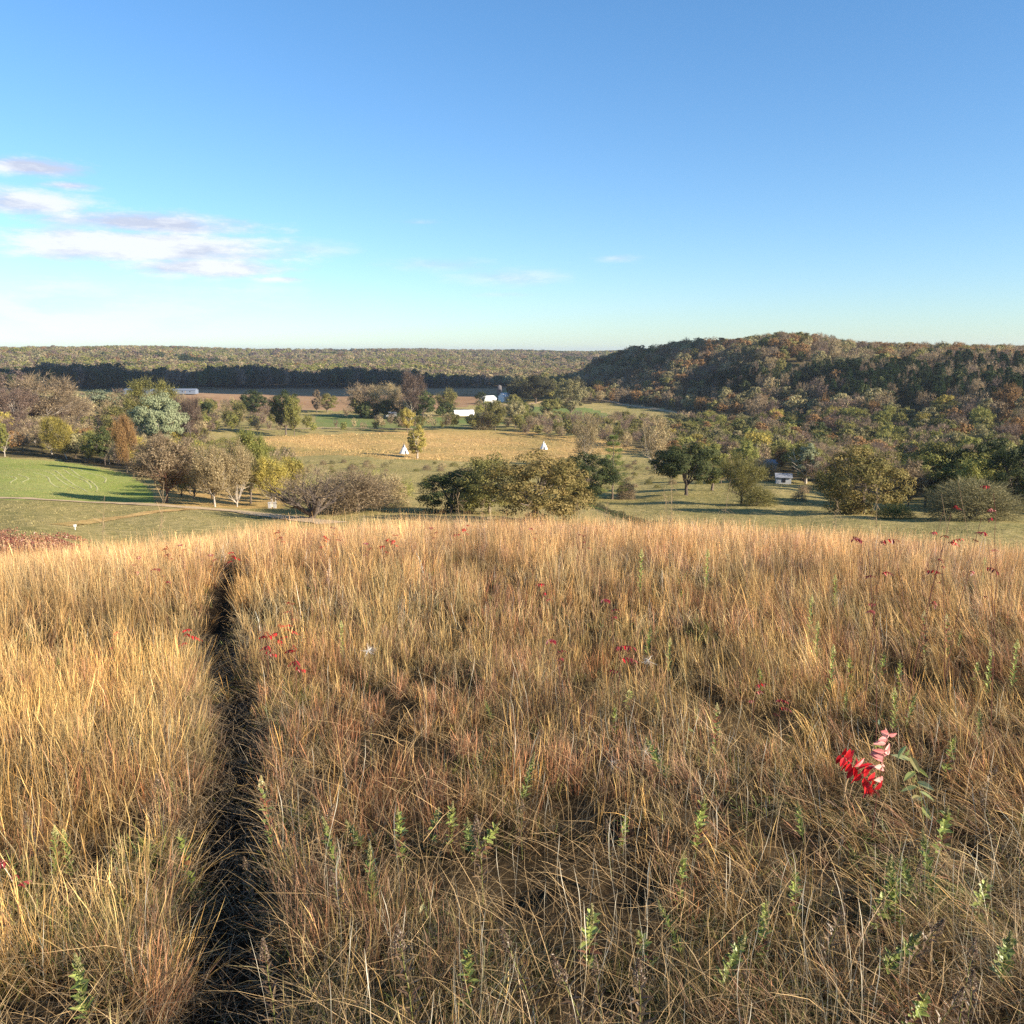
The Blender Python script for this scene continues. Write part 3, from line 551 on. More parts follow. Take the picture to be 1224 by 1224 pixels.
ZONES = [
 ('A', [(-160, 546), (0, 543), (60, 546), (110, 553), (150, 562), (195, 574), (222, 560), (245, 530), (228, 508), (150, 512), (60, 518), (-160, 520)], 8.2, (6, 10.5), 1.0, mixA, 'in the bare woodlot behind the hay field'),
 ('A2', [(-160, 520), (60, 513), (225, 508), (215, 500), (150, 494), (-160, 498)], 12, (11, 17), .95, mixA, 'tall in the back rows of the bare woodlot'),
 ('H', [(200, 598), (330, 601), (360, 585), (345, 560), (300, 548), (262, 532), (235, 545), (222, 568)], 8, (5.5, 8.5), .95, [('halfleaf', 'olive', 3), ('halfleaf', 'yellowgreen', 2), ('halfleaf', 'yellow', 1), ('vase', 'brown', 1.5), ('clump', 'tan', 1)], 'in the thin wood between road and golden field'),
 ('H2', [(360, 606), (500, 604), (520, 590), (480, 580), (360, 585)], 10, (2.6, 5), 1.2, [('dome', 'brown', 2), ('dome', 'tan', 2), ('clump', 'yellowgreen', 1)], 'low behind the hill crest near the dead tree'),
 ('E', [(230, 520), (370, 518), (480, 515.5), (560, 514), (640, 517), (640, 510), (480, 511), (400, 513), (230, 506)], 9, (5, 10), .9, mixE, 'in the hedgerow behind the golden field'),
 ('E2', [(200, 500), (330, 505), (330, 490), (208, 490)], 11, (7, 11), .9, mixE, 'before the ploughed field'),
 ('E3', [(410, 502), (530, 501), (540, 497), (420, 496)], 12, (8, 15), .9, [('round', 'darkgreen', 3), ('vase', 'brown', 2), ('halfleaf', 'olive', 1)], 'in the mid-valley grove'),
 ('E4', [(562, 503), (625, 503), (640, 494), (575, 492)], 11, (7, 12), .9, mixE, 'round the farmhouse'),
 ('F0', [(620, 521), (700, 529), (790, 549), (800, 520), (770, 505), (700, 505), (630, 508)], 8.5, (5, 9), .95, [('vase', 'purple', 2.5), ('vase', 'brown', 2), ('halfleaf', 'olive', 2.4), ('round', 'olive', 1), ('clump', 'tan', 1)], 'in the brushy belt behind the right tipi'),
 ('F', [(790, 549), (860, 562), (925, 572), (1000, 586), (1075, 604), (1110, 609), (1300, 615), (1300, 520), (1150, 505), (1000, 505), (880, 508), (800, 505)], 8.3, (7, 11), .98, mixF, 'in the near rows of the hillside wood'),
 ('D', [(688, 484), (745, 483), (800, 490), (850, 500), (1000, 505), (1150, 503), (1330, 515), (1330, 455), (1150, 452), (1000, 455), (850, 452), (800, 468), (740, 470)], 9.5, (9, 14), .95, mixD, 'on the lower slope of the wooded hill'),
 ('DC', DCP, 6.8, (10, 15), .6, mixC, 'in the evergreen band of the wooded hill'),
 ('D2', [(672, 470), (700, 470), (800, 470), (850, 455), (1000, 448), (1330, 446), (1330, 429), (1150, 429), (1050, 424), (930, 405), (860, 410), (800, 415), (740, 425), (690, 445)], 10, (9, 14), 1.0, mixD, 'near the top of the wooded hill'),
]
rz = np.random.default_rng(77); ALL = []
for zn, poly, sp, hr, ar, mix, phrase in ZONES:
    P_ = scatter(poly, sp, rz); wts = np.array([m[2] for m in mix]); wts = wts/wts.sum()
    for p in P_:
        u = rz.uniform(); k = int(np.searchsorted(np.cumsum(wts), u)); k = min(k, len(mix)-1)
        H = rz.uniform(*hr); px, py, dp = project(*p)
        bad = False
        for hx, hy, hh, hw in ((820, 594, 71, 60), (483, 540, 20, 30), (650, 532, 20, 30), (937, 571, 20, 26), (921, 561, 12, 16), (555, 492, 10, 30), (605, 480, 10, 40)):
            if abs(px-hx) < hw*.55 and py > hy-1 and py-H*F/dp < hy-2 : bad = True
        if bad or (zn in ('D', 'D2') and inpoly(DCP, np.array([px]), np.array([py]))[0] and float(vn(p[0]/35, p[1]/35, 91)) < .72) or (zn == 'DC' and float(vn(p[0]/35, p[1]/35, 91)) > .72): continue
        ALL.append((H*F/dp, p, H, H*ar*rz.uniform(.85, 1.2), mix[k][0], mix[k][1], phrase, zn, px))
SCR = [('dome', 'tan'), ('dome', 'brown'), ('dome', 'olive'), ('dome', 'greyolive')]; SN = ['tan', 'brown', 'olive-green', 'grey-green']; rs_ = np.random.default_rng(404)
for poly, phrase in (([(345, 604), (500, 600), (560, 585), (570, 556), (440, 553), (350, 552), (330, 570)], 'on the open meadow between the dead tree and the golden field'), ([(690, 590), (780, 585), (850, 578), (925, 572), (840, 556), (760, 549), (660, 556)], 'on the meadow behind the lone dark green oak'), ([(930, 600), (1000, 604), (1090, 612), (1090, 600), (1010, 590), (940, 582)], 'near the large olive and tan oak')):
    for p in scatter(poly, 9.0, rs_):
        k = int(rs_.integers(0, 4)); H = rs_.uniform(.9, 2.4); px, py, dp = project(*p)
        if min(abs(px-483), abs(px-650)) < 14 or (abs(px-936) < 16 and py > 572): continue
        lab = 'small %s bush %s' % (SN[k], phrase); put_tree('bush', p-np.array([0, 0, .1]), H, H*rs_.uniform(1.1, 1.8), 'dome', SCR[k][1], 'bark', lab, 'bush', lab.replace('bush', 'bushes'), 2, int(rs_.integers(0, 3)))
def seen(a): return -25 < a[8] < 1250
ALL.sort(key=lambda a: -a[0]*(1 if seen(a) else .01))
NAMES = {'olive': 'olive-green', 'yellowgreen': 'yellow-green', 'darkgreen': 'dark green', 'greyolive': 'grey-olive', 'palegreen': 'pale green', 'rust': 'rust-orange', 'yellow': 'golden yellow', 'conifer': 'dark', 'brown': 'brown', 'tan': 'tan', 'purple': 'purple-brown', 'cloudy': 'dark'}
KN = {'vase': ('bare_tree', 'bare twiggy tree'), 'clump': ('bare_tree', 'many-stemmed bare tree'), 'halfleaf': ('leafy_tree', 'thinly leaved tree'), 'round': ('leafy_tree', 'rounded leafy tree'), 'cedar': ('cedar_tree', 'pointed cedar'), 'dome': ('bush', 'twiggy dome bush')}
NIND = 250
for i, (hp, p, H, W, kind, lm, phrase, zn, px) in enumerate(ALL[:NIND]):
    lod = 1 if hp > 34 else 2
    lab = '%s %s %s' % (NAMES[lm], KN[kind][1], phrase)
    put_tree(KN[kind][0], p-np.array([0, 0, .15]), H, W, kind, lm, 'palebark' if kind in ('vase', 'clump') and i % 3 == 0 else 'bark', lab, 'bush' if kind == 'dome' else 'tree', lab.replace('tree', 'trees').replace('bush', 'bushes').replace('pointed cedar', 'pointed cedars'), lod, i % 3)
print('individual', NIND, 'of', len(ALL))

# ---- the rest of the woods as instanced masses
protos = {}
farcol = bpy.data.collections.new('far_trees')
def far_proto(kind, lm, lod, var):
    key = (kind, lm, lod, var)
    if key not in protos:
        cm = shape(kind, lod, var)[0]; o = bpy.data.objects.new('far_tree_%03d' % len(protos), cm)
        o.material_slots[0].link = 'OBJECT'; o.material_slots[0].material = M[lm]; farcol.objects.link(o); protos[key] = len(protos)
    return protos[key]
masses = {}
def add_mass(name, p, H, W, kind, lm, lod, var): masses.setdefault(name, []).append((p, H, W, far_proto(kind, lm, lod, var), kind))
for i, (hp, p, H, W, kind, lm, phrase, zn, px) in enumerate(ALL[NIND:]):
    nm = {'A': 'woodlot', 'A2': 'woodlot', 'H': 'thin_woods', 'H2': 'thin_woods', 'E': 'hedgerow_foliage', 'E2': 'hedgerow_foliage', 'E3': 'hedgerow_foliage', 'E4': 'hedgerow_foliage', 'F0': 'brush_belt_foliage'}.get(zn, 'hillside_woods')
    add_mass(nm, p, H, W, kind, lm, 2 if hp > 15 else 3, i % 2)
for p in scatter([(-200, 468), (0, 468), (150, 466), (330, 465), (470, 464.5), (560, 465), (585, 464), (570, 462), (470, 460), (330, 460), (-200, 459.5)], 9.5, rz, dmin=700, dmax=1400):
    px, py, dp = project(*p)
    if 150 < px < 236 and dp < 1000: continue
    H = rz.uniform(15, 24)+9*float(fbm(px/45, 0, 31))
    if px > 500: H *= .8
    add_mass('dark_treeline', p, H, H*rz.uniform(.5, .9), ['round', 'vase', 'round'][rz.integers(0, 3)], ['cloudy', 'cloudy', 'purple', 'darkgreen'][rz.integers(0, 4)], 3, rz.integers(0, 2))
for p in scatter([(612, 482), (690, 480), (700, 468), (640, 470), (612, 474)], 11, rz, dmin=600, dmax=1400):
    H = rz.uniform(15, 22); add_mass('dark_treeline', p, H, H*.8, 'round', ['cloudy', 'olive'][rz.integers(0, 2)], 3, rz.integers(0, 2))
def hills(d0, d1, n, sc_):
    az = rz.uniform(azpx(-120), azpx(1340), n); d = np.sqrt(rz.uniform(d0**2, d1**2, n)); x, y = d*np.sin(az), d*np.cos(az); z = h(x, y)
    for i in range(n):
        px = float(project(x[i], y[i], z[i])[0]); q = rz.uniform(); patch = float(vn(x[i]/180, y[i]/180, 55))
        if px > 1000 and d[i] < 2200 and patch < .8: continue
        lm = ('greyolive' if q < .38 else 'brown' if q < .58 else 'tan' if q < .72 else 'olive' if q < .85 else 'purple' if q < .97 else 'rust')
        if patch < .3 and q < .5: lm = 'darkgreen'
        if patch > .66 and q < .5: lm = 'yellowgreen'
        H = rz.uniform(11, 17)*sc_; add_mass('far_hill_woods', np.array([x[i], y[i], z[i]-1]), H, H*rz.uniform(.8, 1.3), 'round', lm, 3, rz.integers(0, 2))
hills(1190, 2000, 9000, 1.0); hills(2000, 4100, 20000, 1.25)
for nm, items in masses.items():
    me = bpy.data.meshes.new(nm); P_ = np.array([a[0] for a in items], np.float32); n = len(P_)
    me.vertices.add(n); me.vertices.foreach_set('co', P_.ravel())
    base = np.array([{'cedar': 4.2, 'poplar': 5.4}.get(a[4], 10.) for a in items]); W_ = np.array([a[2] for a in items]); H_ = np.array([a[1] for a in items])
    S = np.stack([W_/base, W_/base, H_/9.6], 1).astype(np.float32)
    a = me.attributes.new('tree_scale', 'FLOAT_VECTOR', 'POINT'); a.data.foreach_set('vector', S.ravel())
    a = me.attributes.new('tree_turn', 'FLOAT_VECTOR', 'POINT'); T = np.zeros((n, 3), np.float32); T[:, 2] = rz.uniform(0, 6.28, n); a.data.foreach_set('vector', T.ravel())
    a = me.attributes.new('tree_pick', 'INT', 'POINT'); a.data.foreach_set('value', np.array([a_[3] for a_ in items], np.int32))
    o = link(nm, me); tag(o, kind='stuff')
    ng = bpy.data.node_groups.new(nm, 'GeometryNodeTree'); ng.interface.new_socket('Geometry', in_out='INPUT', socket_type='NodeSocketGeometry'); ng.interface.new_socket('Geometry', in_out='OUTPUT', socket_type='NodeSocketGeometry')
    N, L = ng.nodes, ng.links; gi = N.new('NodeGroupInput'); go = N.new('NodeGroupOutput'); ip = N.new('GeometryNodeInstanceOnPoints'); ci = N.new('GeometryNodeCollectionInfo')
    ci.inputs['Collection'].default_value = farcol; ci.inputs['Separate Children'].default_value = True; ci.inputs['Reset Children'].default_value = True
    def att(nme, ty):
        q = N.new('GeometryNodeInputNamedAttribute'); q.data_type = ty; q.inputs['Name'].default_value = nme; return q.outputs['Attribute']
    L.new(gi.outputs[0], ip.inputs['Points']); L.new(ci.outputs[0], ip.inputs['Instance']); ip.inputs['Pick Instance'].default_value = True
    L.new(att('tree_pick', 'INT'), ip.inputs['Instance Index']); L.new(att('tree_scale', 'FLOAT_VECTOR'), ip.inputs['Scale']); L.new(att('tree_turn', 'FLOAT_VECTOR'), ip.inputs['Rotation'])
    L.new(ip.outputs[0], go.inputs[0]); md = o.modifiers.new('scatter', 'NODES'); md.node_group = ng
    print(nm, n)

# ------------------------------------------------------------------ buildings and small things in the valley
WHITE = plain('white_paint', (.72, .72, .70), .6, .06, 2); CANVAS = plain('white_canvas', (.78, .77, .73), .85, .05, 2)
ROOF = plain('pale_metal_roof', (.55, .57, .60), .4, .1, 1, .5); DARK = plain('dark_opening', (.02, .02, .025), .4); WOOD = plain('weathered_wood', (.28, .22, .17), .85, .3, 5)
GREY = plain('grey_boards', (.36, .37, .38), .8, .15, 3); STONE = plain('grey_stone', (.38, .36, .33), .9, .25, 6); SHINGLE = plain('dark_shingles', (.12, .11, .11), .9, .2, 3)
BLUEG = plain('blue_grey_boards', (.30, .36, .44), .7, .1, 3)
def tipi(px, py, hp, rz_, label):
    p = cz(px, py); dp = project(*p)[2]; H = hp*dp/F; rad = H*.43; t = tag(empty('tipi', tuple(p), rz_), label, 'tipi', 'white canvas tipis on the golden field')
    n = 28; top = .93*H; V = []; Fq = []
    for j, zz in enumerate(np.linspace(0, 1, 9)):
        for i in range(n):
            a = 2*math.pi*i/n; pole = 1+.035*math.cos(a*12)*(1-zz); rr = (rad*(1-zz)+.07)*pole
            V.append((rr*math.cos(a)+.12*zz, rr*math.sin(a), .04+zz*top))
    for j in range(8):
        for i in range(n):
            if j < 4 and i in (n-1, 0) and j < 3: continue          # the door opening
            Fq.append((j*n+i, j*n+(i+1) % n, (j+1)*n+(i+1) % n, (j+1)*n+i))
    m = MB().add(V, Fq); m.build('cover', CANVAS, t)
    P0, P1 = [], []
    for k in range(12):
        a = 2*math.pi*(k+.5)/12; b = a+math.pi+.4; P0.append((rad*.97*math.cos(a), rad*.97*math.sin(a), 0)); P1.append((.12+.25*math.cos(b), .25*math.sin(b), H*1.12))
    V, q = tubes(P0, P1, [.045]*12, [.025]*12, 5); link('poles', mesh('poles', V, q, [WOOD]), t)
    f = MB()
    for sgn in (-1, 1):
        f.add([(.35, .05*sgn, top), (.75*rad*.75+.1, .35*sgn, top*.80), (.5*rad, .1*sgn, top*.66), (.20, .02*sgn, top*.9)], [(0, 1, 2, 3)])
    f.build('smoke_flap', CANVAS, t)
    d = MB().add([(rad*1.04, -.32, .02), (rad*1.04, .32, .02), (rad*.72, .22, top*.33), (rad*.72, -.22, top*.33)], [(0, 1, 2, 3)]); d.build('door_flap', DARK, t)
    return t
tipi(483, 542.5, 12.5, R(-60), 'white canvas tipi standing beside the slim yellow tree')
tipi(650, 537.0, 10.5, R(-85), 'white canvas tipi alone on the golden field above the oak clump')
def house(name, px, py, Lp, Hm, Wm, rz_, wall, roof, label, cat, wins=3, door=True, pitch=.45, lift=0):
    p = cz(px, py); dp = project(*p)[2]; L_ = Lp*dp/F; t = tag(empty(name, tuple(p+np.array([0, 0, lift])), rz_), label, cat)
    MB().box((0, 0, Hm/2-.5), (L_, Wm, Hm+1)).add([(-L_/2, -Wm/2, Hm), (-L_/2, Wm/2, Hm), (-L_/2, 0, Hm+Wm/2*pitch)], [(0, 1, 2)]).add([(L_/2, -Wm/2, Hm), (L_/2, Wm/2, Hm), (L_/2, 0, Hm+Wm/2*pitch)], [(0, 2, 1)]).build('wall', wall, t)
    e = .35; f = MB(); hh = Wm/2*pitch
    for s in (-1, 1):
        y0, z0 = s*(Wm/2+e), Hm-e*pitch; f.add([(-L_/2-e, y0, z0+.02), (L_/2+e, y0, z0+.02), (L_/2+e, 0, Hm+hh+.02), (-L_/2-e, 0, Hm+hh+.02), (-L_/2-e, y0, z0+.14), (L_/2+e, y0, z0+.14), (L_/2+e, 0, Hm+hh+.14), (-L_/2-e, 0, Hm+hh+.14)],
              [(0, 1, 2, 3), (4, 5, 6, 7), (0, 1, 5, 4), (1, 2, 6, 5), (0, 3, 7, 4)])
    f.build('roof', roof, t)
    for k in range(wins):
        x = -L_/2+L_*(k+.7)/(wins+.4); w = MB().box((x, -Wm/2-.03, Hm*.55), (.9, .1, 1.1)); w.build('window', DARK, t)
    if door: MB().box((L_*.36, -Wm/2-.04, 1.0), (.9, .08, 2.0)).build('door', WOOD, t)
    return t
house('shed', 193, 471, 84, 2.6, 10, R(2), plain('shaded_boards', (.16, .19, .24), .8), plain('shaded_pale_roof', (.15, .18, .23), .8), 'long low shed with a pale roof in front of the dark treeline', 'shed', 9, pitch=.3, lift=1.2)  # pale shed in cloud shade: bluish dark put into wall and roof colours
house('farmhouse', 605, 480, 15, 3.8, 9, R(35), WHITE, WHITE, 'white farmhouse between trees below the ploughed field', 'house', 3, pitch=.75, lift=1)
house('barn', 583, 483, 17, 4.0, 9, R(35), WHITE, WHITE, 'white-roofed barn just left of the farmhouse', 'barn', 2, pitch=.5, lift=1)
p = cz(597, 478); t = tag(empty('silo', tuple(p)), 'dark farm silo with a domed cap behind the farmhouse', 'silo')
V = []; n = 20
for rr, zz in ((2.3, -1), (2.3, 12), (2.35, 12), (2.1, 13), (1.4, 13.9), (.5, 14.3), (.01, 14.35)): V += [(rr*math.cos(2*math.pi*i/n), rr*math.sin(2*math.pi*i/n), zz) for i in range(n)]
MB().add(V[:2*n], [(i, (i+1) % n, n+(i+1) % n, n+i) for i in range(n)]).build('wall', SHINGLE, t, True)
MB().add(V[2*n:], [(j*n+i, j*n+(i+1) % n, (j+1)*n+(i+1) % n, (j+1)*n+i) for j in range(4) for i in range(n)]).build('roof', SHINGLE, t, True)
# arched metal shed
p = cz(554, 496.5); t = tag(empty('metal_shed', tuple(p), R(14)), 'white arched metal shed left of the farmhouse', 'shed')
n = 14; Ls, rs = 15., 4.4; V = []
for x in np.linspace(-Ls/2, Ls/2, 25): V += [(x, -math.cos(math.pi*i/n)*rs, math.sin(math.pi*i/n)*rs*.95*(1+.012*math.cos(x*9))-.1) for i in range(n+1)]
MB().add(V, [(k*(n+1)+i, k*(n+1)+i+1, (k+1)*(n+1)+i+1, (k+1)*(n+1)+i) for k in range(24) for i in range(n)]).build('roof', WHITE, t)
for x, nm in ((-Ls/2+.05, 'wall'), (Ls/2-.05, 'wall')): MB().add([(x, -math.cos(math.pi*i/n)*rs*.99, math.sin(math.pi*i/n)*rs*.93-.1) for i in range(n+1)], [tuple(range(n+1))]).build(nm, WHITE, t)
MB().box((-Ls/2, 0, 1.6), (.12, 3.4, 3.2)).build('door', DARK, t)
house('cabin', 936, 577.5, 17, 1.8, 3.2, R(-12), GREY, plain('dull_tin_roof', (.22, .23, .25), .7, .15, 2), 'small white cabin with one dark window beside the pale green birch', 'cabin', 1, False, .5)
house('cabin', 920, 562, 14, 2.6, 4, R(-8), BLUEG, BLUEG, 'blue-grey cabin in the shade behind the rusty orange bush', 'cabin', 1, False, .4)
house('garage', 468, 498, 12, 2.4, 6, R(5), GREY, ROOF, 'small pale-roofed garage under the dark trees of the mid-valley grove', 'garage', 1, False, .35)
for px in (322.5, 328.5):
    p = cz(px, 607.5); m = MB().box((0, 0, .45), (.5, .5, 1.1)).box((0, 0, 1.05), (.62, .62, .12)).box((0, 0, 1.16), (.4, .4, .10))
    o = m.build('stone_post', STONE, None, loc=tuple(p)); tag(o, 'squat grey stone gatepost beside the gravel road', 'post', 'pair of stone gateposts beside the gravel road')
A_, B_ = cz(388, 609), cz(424, 609); V, q = tubes([A_+[0, 0, .3]], [B_+[0, 0, .35]], [.2], [.13], 9); tag(link('fallen_log', mesh('fallen_log', V, q, [M['palebark']], smooth=True)), 'pale fallen log lying under the brown twiggy bush', 'log')
p = cz(90, 633.5); m = MB().box((0, 0, .25), (.06, .06, .6)).box((0, 0, .5), (.24, .2, .2)).box((0, 0, .62), (.28, .24, .03)); tag(m.build('nest_box', WHITE, None, loc=tuple(p)), 'small white nest box on a stake above the red sumac thicket', 'nest box')
p = cz(991, 588); t = tag(empty('bench', tuple(p), R(6)), 'small white bench at the left side of the large olive and tan oak', 'bench')
MB().box((0, 0, .45), (1.6, .4, .06)).build('seat', WHITE, t); MB().box((0, .2, .75), (1.6, .05, .35)).build('backrest', WHITE, t)
for x in (-.7, .7): MB().box((x, 0, .21), (.08, .36, .42)).build('leg', WHITE, t)

# ------------------------------------------------------------------ prairie grass on the near hill
GM = col_mat('dry_grass', .28, .55, .35)
def blades(x, y, z, H, W, lx, ly, K, c0, c1, face, prof, curl=1.7):
    n = len(x); t = np.linspace(0, 1, K+1)[None]; lm = np.hypot(lx, ly)
    hor = (t**curl); zz = H[:, None]*t*np.sqrt(np.maximum(.08, 1-(np.minimum(lm, .95)[:, None]*t**(curl-1))**2))
    X = x[:, None]+lx[:, None]*H[:, None]*hor; Y = y[:, None]+ly[:, None]*H[:, None]*hor; Z = z[:, None]+zz-.02
    wob = H[:, None]*.02*np.sin(t*7+face[:, None]*5); X = X+wob*np.cos(face)[:, None]; Y = Y+wob*np.sin(face)[:, None]
    w = W[:, None]*np.interp(t, prof[0], prof[1]); dx = np.cos(face)[:, None]*w; dy = np.sin(face)[:, None]*w
    V = np.stack([np.stack([X-dx, Y-dy, Z], -1), np.stack([X+dx, Y+dy, Z], -1)], 2).reshape(n, -1, 3)
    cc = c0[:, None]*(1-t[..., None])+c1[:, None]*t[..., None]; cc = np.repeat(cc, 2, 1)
    i = np.arange(K); q = np.stack([2*i, 2*i+1, 2*i+3, 2*i+2], 1); q = q[None]+(np.arange(n)*2*(K+1))[:, None, None]
    return V.reshape(-1, 3), q.reshape(-1, 4), cc.reshape(-1, 3)
BL = ([0, .5, .85, 1], [1, .8, .4, .08]); ST = ([0, .62, .70, .82, .95, 1], [.55, .42, .5, 1.35, .9, .15]); FLF = ([0, .6, 1], [.8, .8, .15])
# species: base colour darkened for shade at the roots, tip colour, height range, half width, lean spread, profile
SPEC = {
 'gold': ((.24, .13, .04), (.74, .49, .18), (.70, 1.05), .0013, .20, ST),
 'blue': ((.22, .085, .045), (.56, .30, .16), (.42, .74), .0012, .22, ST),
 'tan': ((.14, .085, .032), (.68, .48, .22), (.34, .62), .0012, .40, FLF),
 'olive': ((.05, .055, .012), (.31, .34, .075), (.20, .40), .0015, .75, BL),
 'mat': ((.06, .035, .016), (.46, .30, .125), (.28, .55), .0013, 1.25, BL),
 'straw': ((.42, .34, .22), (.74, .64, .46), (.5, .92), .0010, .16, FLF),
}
BLUE = [(cast(a_, b_, 1.0)[:2], c_) for a_, b_, c_ in ((385, 880, .3), (450, 890, .3), (420, 850, .25), (520, 960, .2), (545, 900, .18), (130, 960, .2), (655, 930, .22), (300, 1050, .1))]
GREEN = [(cast(a_, b_, 1.0)[:2], c_) for a_, b_, c_ in ((190, 1040, .3), (120, 1120, .3), (330, 880, .3), (360, 850, .3), (600, 920, .25), (640, 880, .3), (560, 930, .2), (345, 1000, .2), (480, 1080, .3), (820, 760, .5), (1120, 1080, .3), (620, 1120, .3), (30, 1080, .3), (890, 930, .2))]
def blob(L_, x, y):
    q = 0*x
    for c_, rad_ in L_: q = q+2.2*np.exp(-((x-c_[0])**2+(y-c_[1])**2)/rad_**2)
    return q
def field(name, d0, d1, tufts, per, K, wmul, half, seed, hm=1.0):
    r = np.random.default_rng(seed); a0, a1 = -half[0], half[1]
    area = (a1-a0)*(d1**2-d0**2)/2; nt = int(area*tufts); az = r.uniform(a0, a1, nt); d = np.sqrt(r.uniform(d0**2, d1**2, nt))
    x = d*np.sin(az); y = d*np.cos(az); o = pathoff(x, y)
    k = (r.uniform(0, 1, len(o)) < .035) | (np.abs(o) > (.29+.06*np.sin(y*2.1)+.05*np.sin(y*5.3)+.16*(vn(y*1.7, np.sign(o)*3+5, 81)-.5))*(.8+.2*np.clip(y/3, 0, 1))*np.clip(1.15-y/45, .6, 1)) | (y < .0)
    dens = vn(x/1.3, y/1.3, 61)*.5+vn(x/.42, y/.42, 62)*.5; k &= (dens > (.44 if d1 < 6 else .39 if d1 < 14 else .20))
    for c_, rad_ in HOLES: k &= (np.hypot((x-c_[0]), (y-c_[1])*.8) > rad_*1.45*r.uniform(.75, 1.25, len(x)))
    x, y, o, d = x[k], y[k], o[k], d[k]
    left = np.clip(-(o)/1.0, 0, 1); near_ = np.clip(1-(d-3)/6, 0, 1); right = np.clip(o/1.0, 0, 1); mid = np.clip(1-(d-6)/12, 0, 1)
    gp_ = vn(x/1.1, y/1.1, 64)
    Wt = np.stack([.05+.40*left*(1-.45*near_)+.45*(1-mid)+.10*right*(1-near_),
                   .05+.07*right+.20*vn(x/2.2, y/2.2, 63)**2*(1-left*.7)+blob(BLUE, x, y),
                   .30+.15*(1-near_),
                   .03+1.0*near_*gp_*(1-.4*left)+.20*mid*(gp_ > .6)*right+.35*np.exp(-((np.abs(o)-.3)/.25)**2)*(d < 14)+blob(GREEN, x, y),
                   .34*mid+.20*near_+.12,
                   .06+.07*near_], 1)
    Wt[:, 1] *= 1+3.0*(vn(x/1.2, y/1.2, 65) > .66); Wt = Wt/Wt.sum(1, keepdims=True); c = np.cumsum(Wt, 1); sp = np.minimum((r.uniform(0, 1, len(x))[:, None] > c).sum(1), 5)
    Vs, Fs, Cs = [], [], []; nb = 0
    for si, key in enumerate(SPEC):
        b0, b1, hr, w, spread, prof = SPEC[key]; idx = np.where(sp == si)[0]
        if not len(idx): continue
        m = {'straw': max(1, per//6), 'gold': max(3, per*2//3)}.get(key, per); stiff = key in ('gold', 'blue', 'straw')
        ii = np.repeat(idx, m); n = len(ii); hv = np.repeat(r.uniform(hr[0], hr[1], len(idx)), m)*r.uniform(.45, 1.1, n)*hm*(.62+.75*vn(x[ii]/1.2, y[ii]/1.2, 66))
        rr_ = np.clip(o[ii]/1.6, 0, 1)*np.clip(1-(d[ii]-9)/14, 0, 1)          # shorter, wind-matted sward on the right near the viewer
        hv = hv*(1-(.36 if key != 'straw' else .15)*rr_)*(1-.25*np.clip(1-(d[ii]-1.5)/3.0, 0, 1)*(key != 'straw'))
        hv = hv*np.clip(.50+np.abs(o[ii])*.6, .5, 1)
        ang = r.uniform(0, 2*math.pi, n); rad = r.uniform(0, 1, n)**.6*(.06 if stiff else .13)
        bx = x[ii]+rad*np.cos(ang); by = y[ii]+rad*np.sin(ang); sl = spread*r.uniform(.1, 1, n); tl = np.repeat(r.normal(0, .13 if stiff else .42, (len(idx), 2)), m, 0)
        bent = (r.uniform(0, 1, n) < (.14 if stiff else .35))*r.uniform(.2, 1.0, n); ba = r.uniform(0, 6.28, n)
        wind = -.62*np.clip((bx/np.maximum(by, .5)-.12)/.35, 0, 1)*rr_*(.2+1.3*vn(bx/1.1, by/1.1, 71))*(1 if key != 'straw' else .3)
        lx = sl*np.cos(ang)+tl[:, 0]+wind+bent*np.cos(ba); ly = sl*np.sin(ang)+tl[:, 1]+bent*np.sin(ba)
        oo = pathoff(bx, by); pull = -np.sign(oo)*.50*np.exp(-(np.abs(oo)-.2)/.20)*(by < 30)*r.uniform(.2, 1.3, n); lx = lx+pull*np.where(oo < 0, 1, .3)
        ln = np.hypot(lx, ly); f = np.minimum(1, .96/np.maximum(ln, 1e-6)); lx, ly = lx*f, ly*f
        tv = np.repeat(r.uniform(.6, 1.15, len(idx)), m)*np.exp(r.normal(-.06, .36, n))*(.58+.80*vn(bx/1.0, by/1.0, 67)); hue = np.repeat(r.normal(0, .07, len(idx)), m)+r.normal(0, .05, n)+.16*(vn(bx/1.4, by/1.4, 68)-.5)
        tv = tv*(1-.30*np.clip(o[ii]/1.2, 0, 1)*np.clip(1-(d[ii]-3.5)/7, 0, 1)*(key != 'straw')); mul = np.stack([tv*(1+hue), tv, tv*(1-hue)], 1)
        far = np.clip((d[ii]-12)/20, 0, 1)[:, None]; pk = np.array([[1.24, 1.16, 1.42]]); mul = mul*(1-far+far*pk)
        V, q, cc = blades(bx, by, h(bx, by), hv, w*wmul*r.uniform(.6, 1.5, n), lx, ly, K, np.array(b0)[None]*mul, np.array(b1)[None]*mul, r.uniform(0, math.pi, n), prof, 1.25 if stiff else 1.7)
        Vs.append(V); Fs.append(q+nb); Cs.append(cc); nb += len(V)
    V = np.concatenate(Vs); o_ = link(name, mesh(name, V, np.concatenate(Fs), [GM], col=np.concatenate(Cs))); print(name, len(V)//2)
    return tag(o_, kind='stuff')
